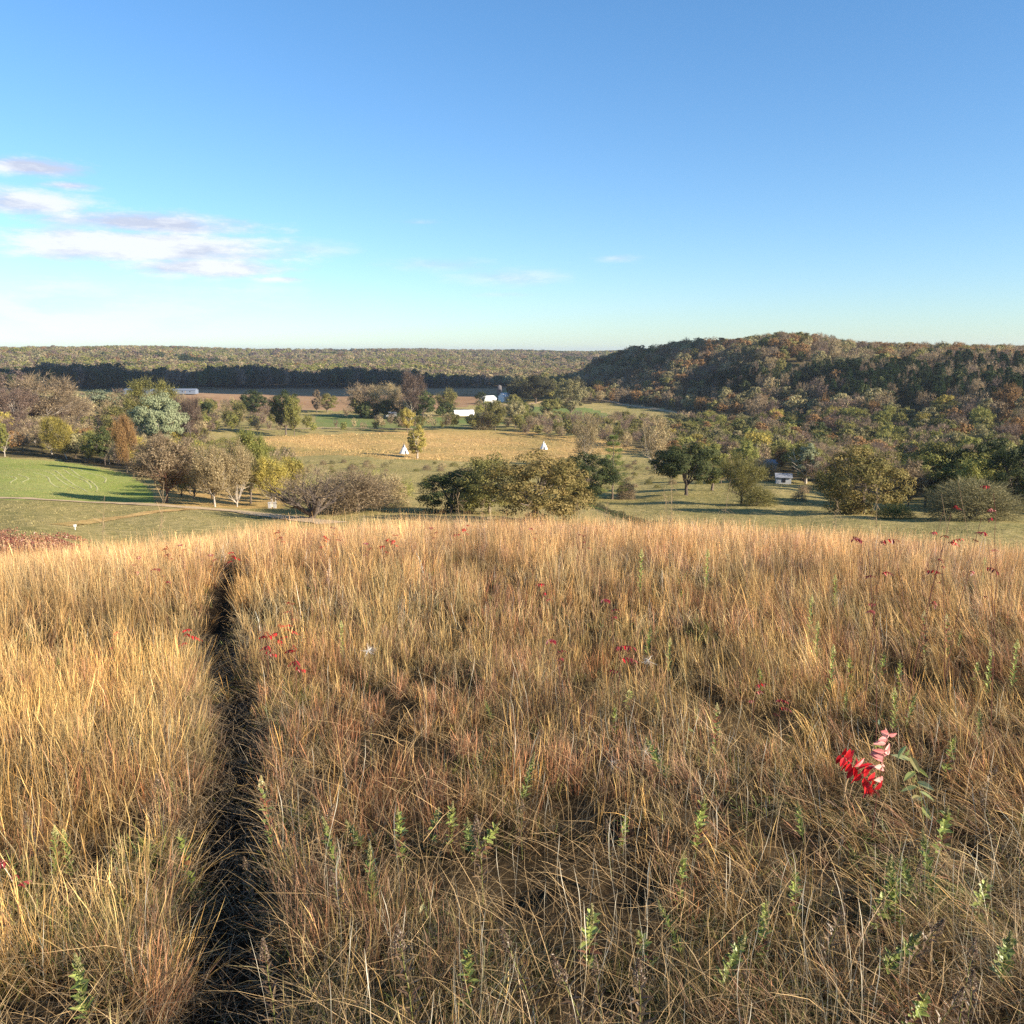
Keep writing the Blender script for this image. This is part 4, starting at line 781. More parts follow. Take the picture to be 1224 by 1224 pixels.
def pale_stems():
    r = np.random.default_rng(29); n = 520; az = r.uniform(R(-34), R(40), n); d = r.uniform(1.9, 9, n); x, y = d*np.sin(az), d*np.cos(az); k = (np.abs(pathoff(x, y)) > .35) & ((x > 0) | (r.uniform(0, 1, n) < .4)); x, y = x[k], y[k]; n = len(x)
    a = r.uniform(0, 6.28, n); l = r.uniform(0, .22, n); tv = r.uniform(.75, 1.2, (n, 1)); V, q, c = blades(x, y, h(x, y), r.uniform(.5, .95, n), r.uniform(.0011, .0018, n), l*np.cos(a), l*np.sin(a), 7, np.array([[.40, .33, .22]])*tv, np.array([[.72, .64, .48]])*tv, r.uniform(0, 3.1, n), ST, 1.3)
    tag(link('dry_grass_stems', mesh('dry_grass_stems', V, q, [GM], col=c)), kind='stuff')
pale_stems()
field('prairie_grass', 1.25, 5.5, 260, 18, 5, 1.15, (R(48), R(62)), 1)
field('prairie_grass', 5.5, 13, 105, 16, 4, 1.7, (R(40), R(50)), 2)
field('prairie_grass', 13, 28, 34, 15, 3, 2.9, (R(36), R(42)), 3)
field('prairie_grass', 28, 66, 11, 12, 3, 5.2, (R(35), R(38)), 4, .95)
# litter lying in and beside the path
def litter():
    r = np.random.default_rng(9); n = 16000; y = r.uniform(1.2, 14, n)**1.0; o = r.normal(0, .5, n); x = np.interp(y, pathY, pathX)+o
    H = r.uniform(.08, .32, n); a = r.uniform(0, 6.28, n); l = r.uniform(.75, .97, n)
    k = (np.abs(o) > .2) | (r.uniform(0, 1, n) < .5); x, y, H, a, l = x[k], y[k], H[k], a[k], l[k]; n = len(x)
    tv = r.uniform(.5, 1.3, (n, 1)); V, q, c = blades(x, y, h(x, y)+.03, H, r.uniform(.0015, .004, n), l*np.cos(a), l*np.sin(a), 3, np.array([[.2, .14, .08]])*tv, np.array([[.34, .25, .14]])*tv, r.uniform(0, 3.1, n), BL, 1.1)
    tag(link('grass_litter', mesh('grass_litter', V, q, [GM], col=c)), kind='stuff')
litter()
def crossed():
    r = np.random.default_rng(19); n = 17000; az = r.uniform(R(-38), R(44), n); d = r.uniform(0, 1, n)**.7*9+1.6; x, y = d*np.sin(az), d*np.cos(az); o = pathoff(x, y); k = (np.abs(o) > .3)&(r.uniform(0, 1, n) < np.clip(1.5-d/8, 0, 1))
    for c_, rad_ in HOLES: k &= (np.hypot(x-c_[0], y-c_[1]) > rad_*1.2)
    x, y, d = x[k], y[k], d[k]; n = len(x)
    a = r.normal(.6, 1.1, n)+math.pi*(r.uniform(0, 1, n) < .45); l = r.uniform(.80, .975, n); tv = np.exp(r.normal(-.1, .4, (n, 1)))
    V, q, c = blades(x, y, h(x, y)+r.uniform(.02, .26, n), r.uniform(.18, .6, n), r.uniform(.0007, .0017, n)*(1+d/12), l*np.cos(a), l*np.sin(a), 3, np.array([[.26, .16, .07]])*tv, np.array([[.58, .41, .20]])*tv, r.uniform(0, 3.1, n), BL, 1.08)
    tag(link('fallen_grass', mesh('fallen_grass', V, q, [GM], col=c)), kind='stuff')
crossed()

# ------------------------------------------------------------------ red sumac, goldenrod and other plants standing in the grass
def ctop(px, py, H): return cast(px, py, .9, lambda x, y: h(x, y)+H)
def colmat2(name, rough=.45, spec=.5, trans=.3): return col_mat(name, trans, rough, spec)
LM = colmat2('plant_leaf'); STEM = plain('red_brown_stem', (.13, .05, .035), .7); GSTEM = plain('green_stem', (.16, .17, .05), .7); PST = plain('dry_stem', (.30, .21, .12), .8)
def leaflet(base, d, up, L_, W_, fold=.25):
    d = d/np.linalg.norm(d); s = np.cross(d, up); s /= np.linalg.norm(s); u = np.cross(s, d)
    pts = []
    for t, w in ((0, .0), (.12, .55), (.35, 1), (.62, .85), (.85, .42), (1, .0)):
        c = base+d*L_*t-u*L_*.14*t*t; pts.append((c-s*W_*w*.5+u*W_*w*fold, c, c+s*W_*w*.5+u*W_*w*fold))
    V = np.array(pts).reshape(-1, 3); Fq = []
    for i in range(5):
        Fq += [(3*i, 3*i+1, 3*i+4, 3*i+3), (3*i+1, 3*i+2, 3*i+5, 3*i+4)]
    return V, np.array(Fq)
def compound(r, L_, n, ll, cols, start=.1, droop=.5, up0=.5, dr_=.5):
    """a feathered leaf along +X"""
    t = np.linspace(0, 1, 12); rx = t*L_; rzz = up0*L_*t-droop*L_*t**2; rach = np.stack([rx, 0*t, rzz], 1); Vs, Fs, Cs = [], [], []; nb = 0
    V, q = tubes(rach[:-1], rach[1:], [.0016]*11, [.0012]*11, 4); Vs.append(V); Fs.append(q); Cs.append(np.tile([.25, .03, .03], (len(V), 1))); nb = len(V)
    for k in range(n):
        tt = start+(1-start)*k/(n-1); p = np.array([np.interp(tt, t, rach[:, i]) for i in range(3)]); tan = np.array([1, 0, up0-2*droop*tt])
        for s in ((-1, 1) if k < n-1 else (0,)):
            d = np.array([.45 if s else 1, s*.8, tan[2]*.3-.45-.5*dr_])+r.normal(0, .18, 3); V, q = leaflet(p, d, np.array([0, r.normal(0, .25), 1.]), ll*(1-.35*abs(tt-.45))*r.uniform(.85, 1.1), ll*.34)
            c = np.array(cols[r.integers(0, len(cols))])*r.uniform(.5, 1.2); Vs.append(V); Fs.append(q+nb); nb += len(V); Cs.append(np.tile(c, (len(V), 1)))
    return np.concatenate(Vs), np.concatenate(Fs), np.concatenate(Cs)
RED = [(.62, .015, .02), (.50, .012, .018), (.72, .03, .03), (.36, .01, .015)]; PINK_SHEEN = [(.80, .36, .30), (.78, .45, .36), (.72, .25, .22)]; WINE = [(.20, .014, .02), (.30, .02, .028), (.38, .05, .045)]  # the pinks mix pale leaf undersides with sun sheen put into the colour
def stem_mesh(r, H, rad, lean=.1, n=6, branches=()):
    t = np.linspace(0, 1, n+1)[:, None]; p = np.concatenate([lean*H*t**1.6, r.normal(0, .01*H, (n+1, 1))*t, H*t], 1); P0, P1 = list(p[:-1]), list(p[1:]); a = list(np.linspace(rad, rad*.6, n)); b = list(np.linspace(rad*.95, rad*.5, n))
    for q0, q1 in branches: P0.append(np.array(q0)); P1.append(np.array(q1)); a.append(rad*.5); b.append(rad*.35)
    return tubes(P0, P1, a, b, 5), p
def sumac_proto(seed, nleaf, H, cols, L_=(.06, .15)):
    r = np.random.default_rng(seed); (V, q), p = stem_mesh(r, H, .004, .08); st = mesh('stem', V, q, [STEM], smooth=True); leaves = []
    for k in range(nleaf):
        Ll = r.uniform(*L_); V, q, c = compound(r, Ll, r.integers(4, 6), Ll*.42, cols, .2, r.uniform(.3, .8), r.uniform(.2, .9))
        a = k*2.4+r.uniform(-.4, .4); ca, sa = math.cos(a), math.sin(a); V = np.stack([V[:, 0]*ca-V[:, 1]*sa, V[:, 0]*sa+V[:, 1]*ca, V[:, 2]], 1)+p[-1-(k % 3)]
        leaves.append(mesh('leaf', V, q, [LM], col=c))
    return st, leaves
SP = [sumac_proto(1, 5, .55, RED), sumac_proto(2, 4, .6, WINE+RED[:1]), sumac_proto(3, 6, .5, RED), sumac_proto(4, 4, .62, WINE+PINK_SHEEN[:1])]
SPH = [.55, .6, .5, .62]
def sumac(px, py, v, s, label, group=None):
    H = SPH[v]*s; p = ctop(px, py, H*1.02); t = tag(empty('sumac_plant', tuple(p-np.array([0, 0, H*1.02])+0*p) if False else (p[0], p[1], float(h(p[0], p[1]))-.01), random.uniform(0, 6.28), s), label, 'plant', group)
    link('stem', SP[v][0], t)
    for l in SP[v][1]: link('leaf', l, t)
# (px, py, shape, scale, label)
for a in [
 (318, 762, 0, 1.2, 'bright red sumac sprig right of the trail, left one of the close trio'), (329, 748, 2, 1.1, 'bright red sumac sprig topmost of the close trio beside the trail'), (352, 779, 0, 1.2, 'bright red sumac sprig lowest of those just right of the trail'),
 (344, 745, 2, 1.0, 'bright red sumac sprig on the right of the close trio beside the trail'), (347, 722, 1, 1.1, 'dark red sumac sprig above the close trio beside the trail'), (224, 750, 2, 1.2, 'bright red sumac sprig at the left edge of the trail'), (131, 757, 1, 1.0, 'dull red sumac sprig deep in the golden grass left of the trail'),
 (18, 1028, 3, .9, 'small red sumac sprig low in the grass at the photo corner'), (655, 698, 1, 1.3, 'wine-red sumac sprig in the middle of the slope'), (671, 765, 3, 1.2, 'pink and wine sumac sprig in the middle of the slope'), (742, 768, 1, 1.5, 'dark wine sumac sprig with curling leaves right of the pink one'),
 (902, 815, 1, 1.0, 'dark red sumac sprig upper left of the large scarlet sumac'), (934, 833, 1, .9, 'faint red sumac sprig just lower than the dark red one beside the large sumac')]: sumac(*a)
def tall_sumac(px, py, v, d, label):
    rd = raydir(px, py); rd = rd/math.hypot(rd[0], rd[1]); x, y = rd[0]*d, rd[1]*d; g = float(h(x, y)); H = EYE+rd[2]*d-g; r = np.random.default_rng(px)
    t = tag(empty('sumac_plant', (x, y, g-.01), r.uniform(0, 6.28)), label, 'plant'); (V, q), p = stem_mesh(r, H, .005, .1, 9); link('stem', mesh('stem', V, q, [STEM], smooth=True), t)
    for k, l in enumerate(SP[v][1]):
        sc_ = r.uniform(.9, 1.3); off_ = p[-1-(k % 3)]; o = link('leaf', l, t, (off_[0], off_[1], off_[2]-SPH[v]*sc_*.9)); o.scale = (sc_,)*3
for a in [
  (1048, 648, 1, 10, 'tall wine-red sumac at the crest, left of the leaning wiry stems'),  (1066, 657, 3, 9, 'wine and pink sumac second of the crest row on the right slope'),  (1101, 650, 0, 10, 'scarlet sumac in the middle of the crest row on the right slope'),  (1113, 612, 1, 12, 'tallest wine-red sumac reaching above the crest before the dome bush'),
  (1148, 616, 3, 11.5, 'tall sumac with pale pink top leaves before the dome bush'),  (1145, 643, 1, 12, 'small wine sumac sprig right of the scarlet crest sumac'),  (1208, 645, 1, 10.5, 'wine sumac sprig at the far right of the crest'),  (1209, 592, 1, 12.5, 'deep red sumac top against the big dark oak'),
 ]: tall_sumac(*a)
for k, (px, py, d) in enumerate([(437, 588, 14), (563, 590, 11), (570, 598, 15), (700, 596, 13), (716, 602, 16), (806, 570, 9), (818, 588, 12), (851, 575, 10), (158, 590, 9), (104, 600, 12), (1000, 598, 13), (1050, 590, 11), (620, 600, 15)]):
    rd = raydir(px, py); rd = rd/math.hypot(rd[0], rd[1]); x, y = rd[0]*d, rd[1]*d; g = float(h(x, y)); H = EYE+rd[2]*d-g; r = np.random.default_rng(px)
    lean_ = r.uniform(-.12, .12); (V, q), p = stem_mesh(r, H, .0028, lean_, 12); n = 46; tt = r.uniform(.80, 1, n); b_ = np.stack([np.interp(tt, np.linspace(0, 1, 13), p[:, i]) for i in range(3)], 1); u = r.normal(0, .5, (n, 3)); u[:, 2] = 1; u /= np.linalg.norm(u, axis=1, keepdims=True)
    V2, q2 = slivers(b_, u, r.uniform(.03, .07, n), .0016, r); t = tag(empty('tall_grass_stem', (x, y, g)), 'tall straw-coloured grass stem with a feathery head rising above the crest', 'grass stem', 'tall grass stems rising above the crest')
    link('stem', mesh('stem', V, q, [PST], smooth=True), t); link('seed_head', mesh('seed_head', V2, q2, [PST]), t)
for px, py, v in [(440, 648, 1), (458, 646, 0), (470, 640, 2), (400, 632, 1), (388, 640, 0), (335, 636, 0), (520, 630, 1), (548, 633, 0), (556, 628, 2), (700, 641, 1), (255, 662, 1), (278, 659, 2), (218, 650, 1), (200, 656, 0), (640, 631, 1), (735, 717, 1), (196, 680, 1), (160, 668, 1)]:
    sumac(px, py, (v*3) % 4 if v else 0, 1.3, 'small red sumac sprig among the pale golden grass near the hill crest', 'small red sumac sprigs near the hill crest')
# the large scarlet sumac on the right
r = np.random.default_rng(31); H = .46; gp = ctop(1047, 938, H); t = tag(empty('sumac_plant', (gp[0], gp[1], float(h(gp[0], gp[1])))), 'large sumac with one scarlet and one pale pink feathered leaf, in the right foreground', 'plant')
(V, q), p = stem_mesh(r, H, .0055, .05); link('stem', mesh('stem', V, q, [STEM], smooth=True), t)
def facing_leaf(p0, p1, sag, n, ll, cols, dirs, name):
    """feathered leaf whose leaflets show their flat side up the slope"""
    t = np.linspace(0, 1, 12)[:, None]; rc = p0+(p1-p0)*t+np.array([0, 0, sag])*(4*t*(1-t)); V, q = tubes(rc[:-1], rc[1:], [.002]*11, [.0014]*11, 4); Vs, Fs, Cs = [V], [q], [np.tile([.22, .03, .03], (len(V), 1))]; nb = len(V)
    for k in range(n):
        b = rc[int(round((.12+.88*k/(n-1))*11))]
        for dd in dirs:
            d = np.array(dd)+r.normal(0, .24, 3); up = np.array([.15, -1., .35])+r.normal(0, .38, 3); V, q = leaflet(b, d, up, ll*(1-.5*abs(k/(n-1)-.4))*r.uniform(.75, 1.15), ll*r.uniform(.30, .40), r.uniform(.05, .5))
            Vs.append(V); Fs.append(q+nb); nb += len(V); Cs.append(np.tile(np.array(cols[r.integers(0, len(cols))])*r.uniform(.8, 1.15), (len(V), 1)))
    return mesh('leaf', np.concatenate(Vs), np.concatenate(Fs), [LM], col=np.concatenate(Cs))
tag(link('leaf', facing_leaf(p[-2], p[-2]+np.array([-.31, -.02, .33]), .02, 12, .115, RED[:3], [(-.35, -.1, -.8), (.45, .1, .55)], 'red'), t), 'scarlet feathered leaf')
tag(link('leaf', facing_leaf(p[-1], p[-1]+np.array([.045, .02, .40]), 0, 9, .115, PINK_SHEEN, [(-1, -.1, .15), (.35, .4, .1)], 'pink'), t), 'pale pink feathered leaf')
V, q, c = compound(r, .2, 5, .09, WINE, .3, .6, .1); V = np.stack([V[:, 1], V[:, 0], V[:, 2]], 1)+p[-2]; link('leaf', mesh('leaf', V, q, [LM], col=c), t)
# goldenrod
def goldenrod_proto(seed, H=.62, cols=((.34, .40, .09), (.46, .50, .15), (.22, .28, .06)), head=((.52, .50, .17), (.66, .60, .27)), wide=1.0, hs=1.0):
    r = np.random.default_rng(seed); (V, q), p = stem_mesh(r, H, .003, r.uniform(-.12, .12)); st = mesh('stem', V, q, [GSTEM], smooth=True)
    Vs, Fs, Cs = [], [], []; nb = 0
    for k in range(34):
        t = .18+.74*k/33; b = np.array([np.interp(t, np.linspace(0, 1, 7), p[:, i]) for i in range(3)]); a = k*2.4; d = np.array([math.cos(a), math.sin(a), .9+r.normal(0, .3)])
        V, q = leaflet(b, d, np.array([math.cos(a)*-.5, math.sin(a)*-.5, 1.]), (.085-.045*t)*r.uniform(.8, 1.2), .023*wide, .15); c = np.array(cols[r.integers(0, 3)])*r.uniform(.7, 1.2)
        Vs.append(V); Fs.append(q+nb); Cs.append(np.tile(c, (len(V), 1))); nb += len(V)
    lf = mesh('leaves', np.concatenate(Vs), np.concatenate(Fs), [LM], col=np.concatenate(Cs))
    n = 420; t = r.uniform(0, 1, n); a = r.uniform(0, 6.28, n); rr = (1-t)*.036*hs*r.uniform(.2, 1, n)**.5+.003; pc = p[-1]+np.stack([np.cos(a)*rr, np.sin(a)*rr, t*.10-.06], 1)
    V, q = leafquads(pc, .0045, r); c = np.repeat(np.array(head)[r.integers(0, 2, n)]*r.uniform(.7, 1.2, (n, 1)), 4, 0)
    return st, lf, mesh('flower_head', V, q, [LM], col=c), H
GP = [goldenrod_proto(1), goldenrod_proto(2, .55), goldenrod_proto(3, .62, ((.20, .24, .06), (.30, .33, .09), (.28, .1, .05)), ((.55, .45, .18), (.62, .55, .3)), 1.3)]
for px, py, v, s, label in [
 (970, 715, 0, 1.2, 'green goldenrod stalk on the right slope, highest of the bent line of three'), (978, 745, 1, 1.2, 'green goldenrod stalk in the middle of the bent line of three'), (996, 775, 0, 1.1, 'green goldenrod stalk lowest of the bent line of three'),
 (1073, 826, 1, 1.0, 'goldenrod stalk with a pale head just above the large scarlet sumac'), (1185, 778, 0, 1.1, 'green goldenrod stalk left one of the pair near the right edge'), (1216, 768, 0, 1.2, 'green goldenrod stalk right one of the pair near the right edge'),
 (1110, 735, 2, 1.2, 'leafy goldenrod right of the bent line of three'), (1138, 738, 2, 1.2, 'dark leafy goldenrod with pale blotches beside the leafy one'), (767, 660, 0, 1.6, 'pale green goldenrod stalk high on the slope near the crest'), (800, 765, 1, 1.0, 'goldenrod stalk with a bent pale tip in the middle of the slope'),
 (857, 842, 2, 1.0, 'yellow-headed goldenrod on the middle right of the slope'), (321, 935, 2, 1.0, 'pale-headed goldenrod leaning over the right bank of the trail'), (408, 745, 0, 1.0, 'bright green goldenrod stalk right of the red sprigs by the trail'), (61, 992, 1, .8, 'small yellow-green goldenrod left one of the two in the left foreground'), (80, 994, 1, .8, 'small yellow-green goldenrod right one of the two in the left foreground'),
 (846, 660, 0, 1.5, 'thin green goldenrod stalk near the crest left of the green meadow'), (1001, 690, 1, 1.3, 'short green goldenrod stalk above the bent line of three'), (1178, 668, 1, 1.2, 'lone pale green stalk near the crest at the right')]:
    H = GP[v][3]*s; p = ctop(px, py, H); t = tag(empty('goldenrod', (p[0], p[1], float(h(p[0], p[1]))), random.uniform(0, 6.28), s), label, 'plant')
    for nm, me in zip(('stem', 'leaves', 'flower_head'), GP[v]): link(nm, me, t)
WP = [goldenrod_proto(11, .42, ((.20, .24, .06), (.30, .34, .09), (.13, .17, .04)), ((.30, .28, .10), (.36, .33, .15)), 1.1, .4), goldenrod_proto(12, .5, ((.16, .10, .05), (.24, .16, .08), (.10, .06, .035)), ((.13, .08, .05), (.30, .22, .14)), .55, .7), goldenrod_proto(13, .36, ((.24, .30, .07), (.36, .40, .10), (.18, .08, .04)), ((.36, .30, .12), (.40, .36, .16)), 1.5, .25)]
rw = np.random.default_rng(202)
for k in range(90):
    px, py = rw.uniform(300, 1230), rw.uniform(690, 1180)
    if px < 620 and rw.uniform() < .3: px = rw.uniform(0, 230)
    v = int(rw.integers(0, 3)); s = rw.uniform(.75, 1.25); p = ctop(px, py, WP[v][3]*s); lab = ['small green leafy weed standing in the matted grass', 'dry brown weed with a dark seed head standing in the matted grass', 'short broad-leaved yellow-green weed standing in the matted grass'][v]
    t = tag(empty('weed', (p[0], p[1], float(h(p[0], p[1]))), rw.uniform(0, 6.28), s), lab, 'plant', lab.replace('weed', 'weeds')); t.rotation_euler.x = rw.normal(0, .18); t.rotation_euler.y = rw.normal(0, .18)
    for nm, me in zip(('stem', 'leaves', 'flower_head'), WP[v]): link(nm, me, t)
# broad-leaved milkweed
def broad(px, py, s, label, cols, n=9, seed=3):
    r = np.random.default_rng(seed); H = .42*s; p0 = ctop(px, py, H); t = tag(empty('milkweed_plant', (p0[0], p0[1], float(h(p0[0], p0[1]))), random.uniform(0, 6.28)), label, 'plant')
    (V, q), p = stem_mesh(r, H, .004, -.35); link('stem', mesh('stem', V, q, [GSTEM], smooth=True), t)
    for k in range(n):
        tt = .3+.7*k/(n-1); b = np.array([np.interp(tt, np.linspace(0, 1, 7), p[:, i]) for i in range(3)]); a = k*2.5
        V, q = leaflet(b, np.array([math.cos(a), math.sin(a), r.uniform(-.9, .4)]), np.array([r.normal(0, .4), -.6, 1.]), .11*s*r.uniform(.7, 1.1), .035*s, .12); c = np.array(cols[k % len(cols)])*r.uniform(.8, 1.2)
        link('leaf', mesh('leaf', V, q, [LM], col=np.tile(c, (len(V), 1))), t)
broad(1112, 905, 1.5, 'milkweed with wilted yellow-green leaves right of the large sumac', [(.44, .46, .14), (.46, .46, .20), (.30, .26, .09), (.22, .25, .08)], 13)
broad(1044, 850, .8, 'dark green milkweed directly above the large sumac', [(.04, .07, .03), (.06, .1, .04)], 6, 5)
broad(514, 1075, .6, 'pale yellow milkweed sprig at the bottom middle of the slope', [(.55, .48, .22), (.5, .4, .18)], 4, 6)
broad(822, 870, .7, 'small bright green milkweed left of the dark hollow on the right slope', [(.20, .28, .08), (.28, .33, .1)], 5, 8)
# white seed tufts
def tuft(px, py, label, s=1.0):
    r = np.random.default_rng(int(px)); H = .6; p0 = ctop(px, py, H); t = tag(empty('seed_tuft', (p0[0], p0[1], float(h(p0[0], p0[1])))), label, 'plant'); (V, q), p = stem_mesh(r, H, .002, .1); link('stem', mesh('stem', V, q, [PST], smooth=True), t)
    n = int(30+40*min(s, 1)); u = r.normal(0, 1, (n, 3)); u /= np.linalg.norm(u, axis=1, keepdims=True); V, q = slivers(np.tile(p[-1], (n, 1)), u, r.uniform(.006, .012, n)*s, .0010*s, r); link('seed_head', mesh('seed_head', V, q, [LM], col=np.tile([.75, .70, .62], (len(V), 1))), t)
tuft(434, 778, 'single white fluffy seed tuft right of the red sprigs by the trail', 1.3)
tuft(762, 900, 'tiny white seed tuft low on the middle of the slope', .25); tuft(722, 911, 'tiny white seed tuft left of the other two low on the slope', .25); tuft(768, 790, 'whitish seed tuft beside the dark wine sumac', .8)
# wiry leaning stems near the crest on the right
for k, (a, b) in enumerate([((1150, 720), (1125, 590)), ((1172, 700), (1145, 575)), ((1100, 690), (1128, 610)), ((1085, 720), (1066, 640))]):
    g = cast(*a, .9, lambda x, y: h(x, y)+.35); z0 = float(h(g[0], g[1])); rd = raydir(*b); s = g[1]/rd[1]; top = np.array([rd[0]*s, rd[1]*s, EYE+rd[2]*s]); base = np.array([g[0], g[1], z0]); t_ = np.linspace(0, 1, 9)[:, None]
    pts = base+(top-base)*t_+np.sin(t_*3.1)*np.array([.04, .05, 0]); V, q = tubes(pts[:-1], pts[1:], np.linspace(.006, .003, 8), np.linspace(.0055, .0025, 8), 5)
    tag(link('dry_stalk', mesh('dry_stalk', V, q, [STEM if k > 1 else PST], smooth=True)), ['tall straw-coloured stalk leaning left before the dome bush', 'tallest straw stalk leaning left at the dome bush', 'dark wiry stalk leaning right between the crest sumacs', 'dark wiry stalk leaning left below the wine crest sumac'][k], 'stalk')
# low dark hedge along the mown path, rough tussocks on the meadows
r = np.random.default_rng(41); A_, B_ = cz(706, 603), cz(786, 633); n = 9000; t = r.uniform(0, 1, n)[:, None]; P_ = A_+(B_-A_)*t+r.normal(0, .22, (n, 3))*[1, 1, 0]; P_[:, 2] = h(P_[:, 0], P_[:, 1])+r.uniform(0, 1, n)*(.45+.7*vn(t[:, 0]*30, t[:, 0]*0, 3))
V, q = leafquads(P_, .07, r); tag(link('low_hedge', mesh('low_hedge', V, q, [M['cloudy']], attr=np.repeat(r.uniform(0, 1, n), 4))), 'low dark brushy hedge running down the meadow right of the oak clump', 'hedge')
def tussocks(name, n, d0, d1, ok, c0, c1, hr, w, seed):
    r = np.random.default_rng(seed); az = r.uniform(azpx(-60), azpx(1290), n); d = np.sqrt(r.uniform(d0**2, d1**2, n)); x, y = d*np.sin(az), d*np.cos(az); px, py, dp = project(x, y, h(x, y))
    k = (vn(x/7, y/7, 3)*.5+vn(x/2.2, y/2.2, 4)*.5) > .42
    c = np.full(n, 1); 
    for kk, poly in ((6, LAWN), (3, GOLD), (5, HILLWOOD), (5, LEFTWOOD), (2, HAY), (4, PLOUGH)): c[inpoly(poly, px, py)] = kk
    k &= np.isin(c, ok) & (np.abs(py-np.interp(px, [-60, 60, 200, 290, 345, 400], [594, 598, 605, 612, 618.5, 626])) > 3)
    x, y = x[k], y[k]; n = len(x); a = r.uniform(0, 6.28, n); l = r.uniform(.1, .6, n); tv = np.exp(r.normal(0, .25, (n, 1)))*(.75+.5*vn(x/14, y/14, 8))[:, None]
    V, q, cc = blades(x, y, h(x, y), r.uniform(*hr, n), np.full(n, w)*r.uniform(.5, 1.5, n), l*np.cos(a), l*np.sin(a), 2, np.array([c0])*tv, np.array([c1])*tv, r.uniform(0, 3.1, n), BL)
    tag(link(name, mesh(name, V, q, [GM], col=cc)), kind='stuff')
tussocks('meadow_grass', 170000, 72, 340, [1, 2], (.21, .175, .06), (.38, .31, .13), (.08, .26), .035, 51)
tussocks('golden_grass', 70000, 250, 480, [3], (.30, .19, .07), (.62, .43, .18), (.3, .8), .10, 52)

# red sumac thicket on the left shoulder
r = np.random.default_rng(12); n = 16000; az = r.uniform(azpx(-120), azpx(118), n); d = r.uniform(64, 100, n); x, y = d*np.sin(az), d*np.cos(az); px, py, dp = project(x, y, h(x, y)+.6)
k = inpoly([(-140, 631), (20, 633), (70, 636), (118, 651), (90, 664), (40, 672), (-140, 676)], px, py+fbm(x/4, y/4, 5)*6); k &= vn(x/2.4, y/2.4, 9) > .38; x, y = x[k], y[k]
m = len(x); rep = 5; xx = np.repeat(x, rep)+r.normal(0, .3, m*rep); yy = np.repeat(y, rep)+r.normal(0, .3, m*rep); hh = .6*vn(xx/2.5, yy/2.5, 4)+.2; zz = h(xx, yy)+hh*r.uniform(.2, 1, m*rep)
V, q = leafquads(np.stack([xx, yy, zz], 1), .075, r); c = np.array([(.28, .085, .055), (.22, .06, .045), (.38, .18, .10), (.42, .27, .14)])[r.integers(0, 4, m*rep)]*r.uniform(.7, 1.2, (m*rep, 1))
tag(link('sumac_thicket_foliage', mesh('sumac_thicket_foliage', V, q, [LM], col=np.repeat(c, 4, 0))), kind='stuff')

# ------------------------------------------------------------------ light, sky, air
SUN_AZ, SUN_EL = R(118), R(23)
sd = np.array([math.sin(SUN_AZ)*math.cos(SUN_EL), math.cos(SUN_AZ)*math.cos(SUN_EL), math.sin(SUN_EL)])
sl = bpy.data.lights.new('sun', 'SUN'); sl.energy = 4.8; sl.angle = R(.53); sl.color = (1, .88, .72); so = link('sun', sl); so.location = tuple(sd*50)
from mathutils import Vector
so.rotation_euler = Vector(sd).to_track_quat('Z', 'Y').to_euler()
w = bpy.data.worlds.new('World'); sc.world = w; w.use_nodes = True; nt = w.node_tree; N, L = nt.nodes, nt.links
sky = N.new('ShaderNodeTexSky'); sky.sky_type = 'NISHITA'; sky.sun_disc = False; sky.sun_elevation = SUN_EL; sky.sun_rotation = SUN_AZ; sky.altitude = 300; sky.air_density = 1.0; sky.dust_density = .25; sky.ozone_density = 1.5
bg = N['Background']; bg.inputs['Strength'].default_value = .068
def mth(op, a, b=None, c=None):
    n = N.new('ShaderNodeMath'); n.operation = op
    for i, v in enumerate((a, b, c)):
        if v is None: continue
        if isinstance(v, (int, float)): n.inputs[i].default_value = v
        else: L.new(v, n.inputs[i])
    return n.outputs[0]
tc = N.new('ShaderNodeTexCoord'); sx = N.new('ShaderNodeSeparateXYZ'); L.new(tc.outputs['Generated'], sx.inputs[0])
az_ = mth('ARCTAN2', sx.outputs[0], sx.outputs[1]); el_ = mth('ARCSINE', sx.outputs[2])
cb = N.new('ShaderNodeCombineXYZ'); L.new(mth('MULTIPLY', az_, 9), cb.inputs[0]); L.new(mth('MULTIPLY', el_, 34), cb.inputs[1])
def noise(vec, s, det=9, ro=.62, off=None):
    n = N.new('ShaderNodeTexNoise'); n.inputs['Scale'].default_value = s; n.inputs['Detail'].default_value = det; n.inputs['Roughness'].default_value = ro
    if off:
        a = N.new('ShaderNodeVectorMath'); a.operation = 'ADD'; a.inputs[1].default_value = off; L.new(vec, a.inputs[0]); vec = a.outputs[0]
    L.new(vec, n.inputs['Vector']); return n.outputs['Fac']
nz = noise(cb.outputs[0], 1.0, 12, .70)
CL = [(180, 268, 130, 14, 1.1), (185, 295, 140, 19, 1.25), (245, 320, 110, 14, 1.1), (330, 334, 55, 6, .8), (35, 200, 66, 12, 1.0), (35, 242, 80, 17, .95), (85, 222, 50, 7, .8), (-120, 300, 140, 60, .5)]
CL2 = [(608, 332, 95, 14, .85), (530, 317, 90, 12, .75), (372, 297, 60, 14, .75), (735, 309, 40, 7, .7), (60, 365, 260, 50, .8), (500, 266, 60, 6, .55), (600, 352, 80, 6, .6), (300, 345, 200, 20, .5)]
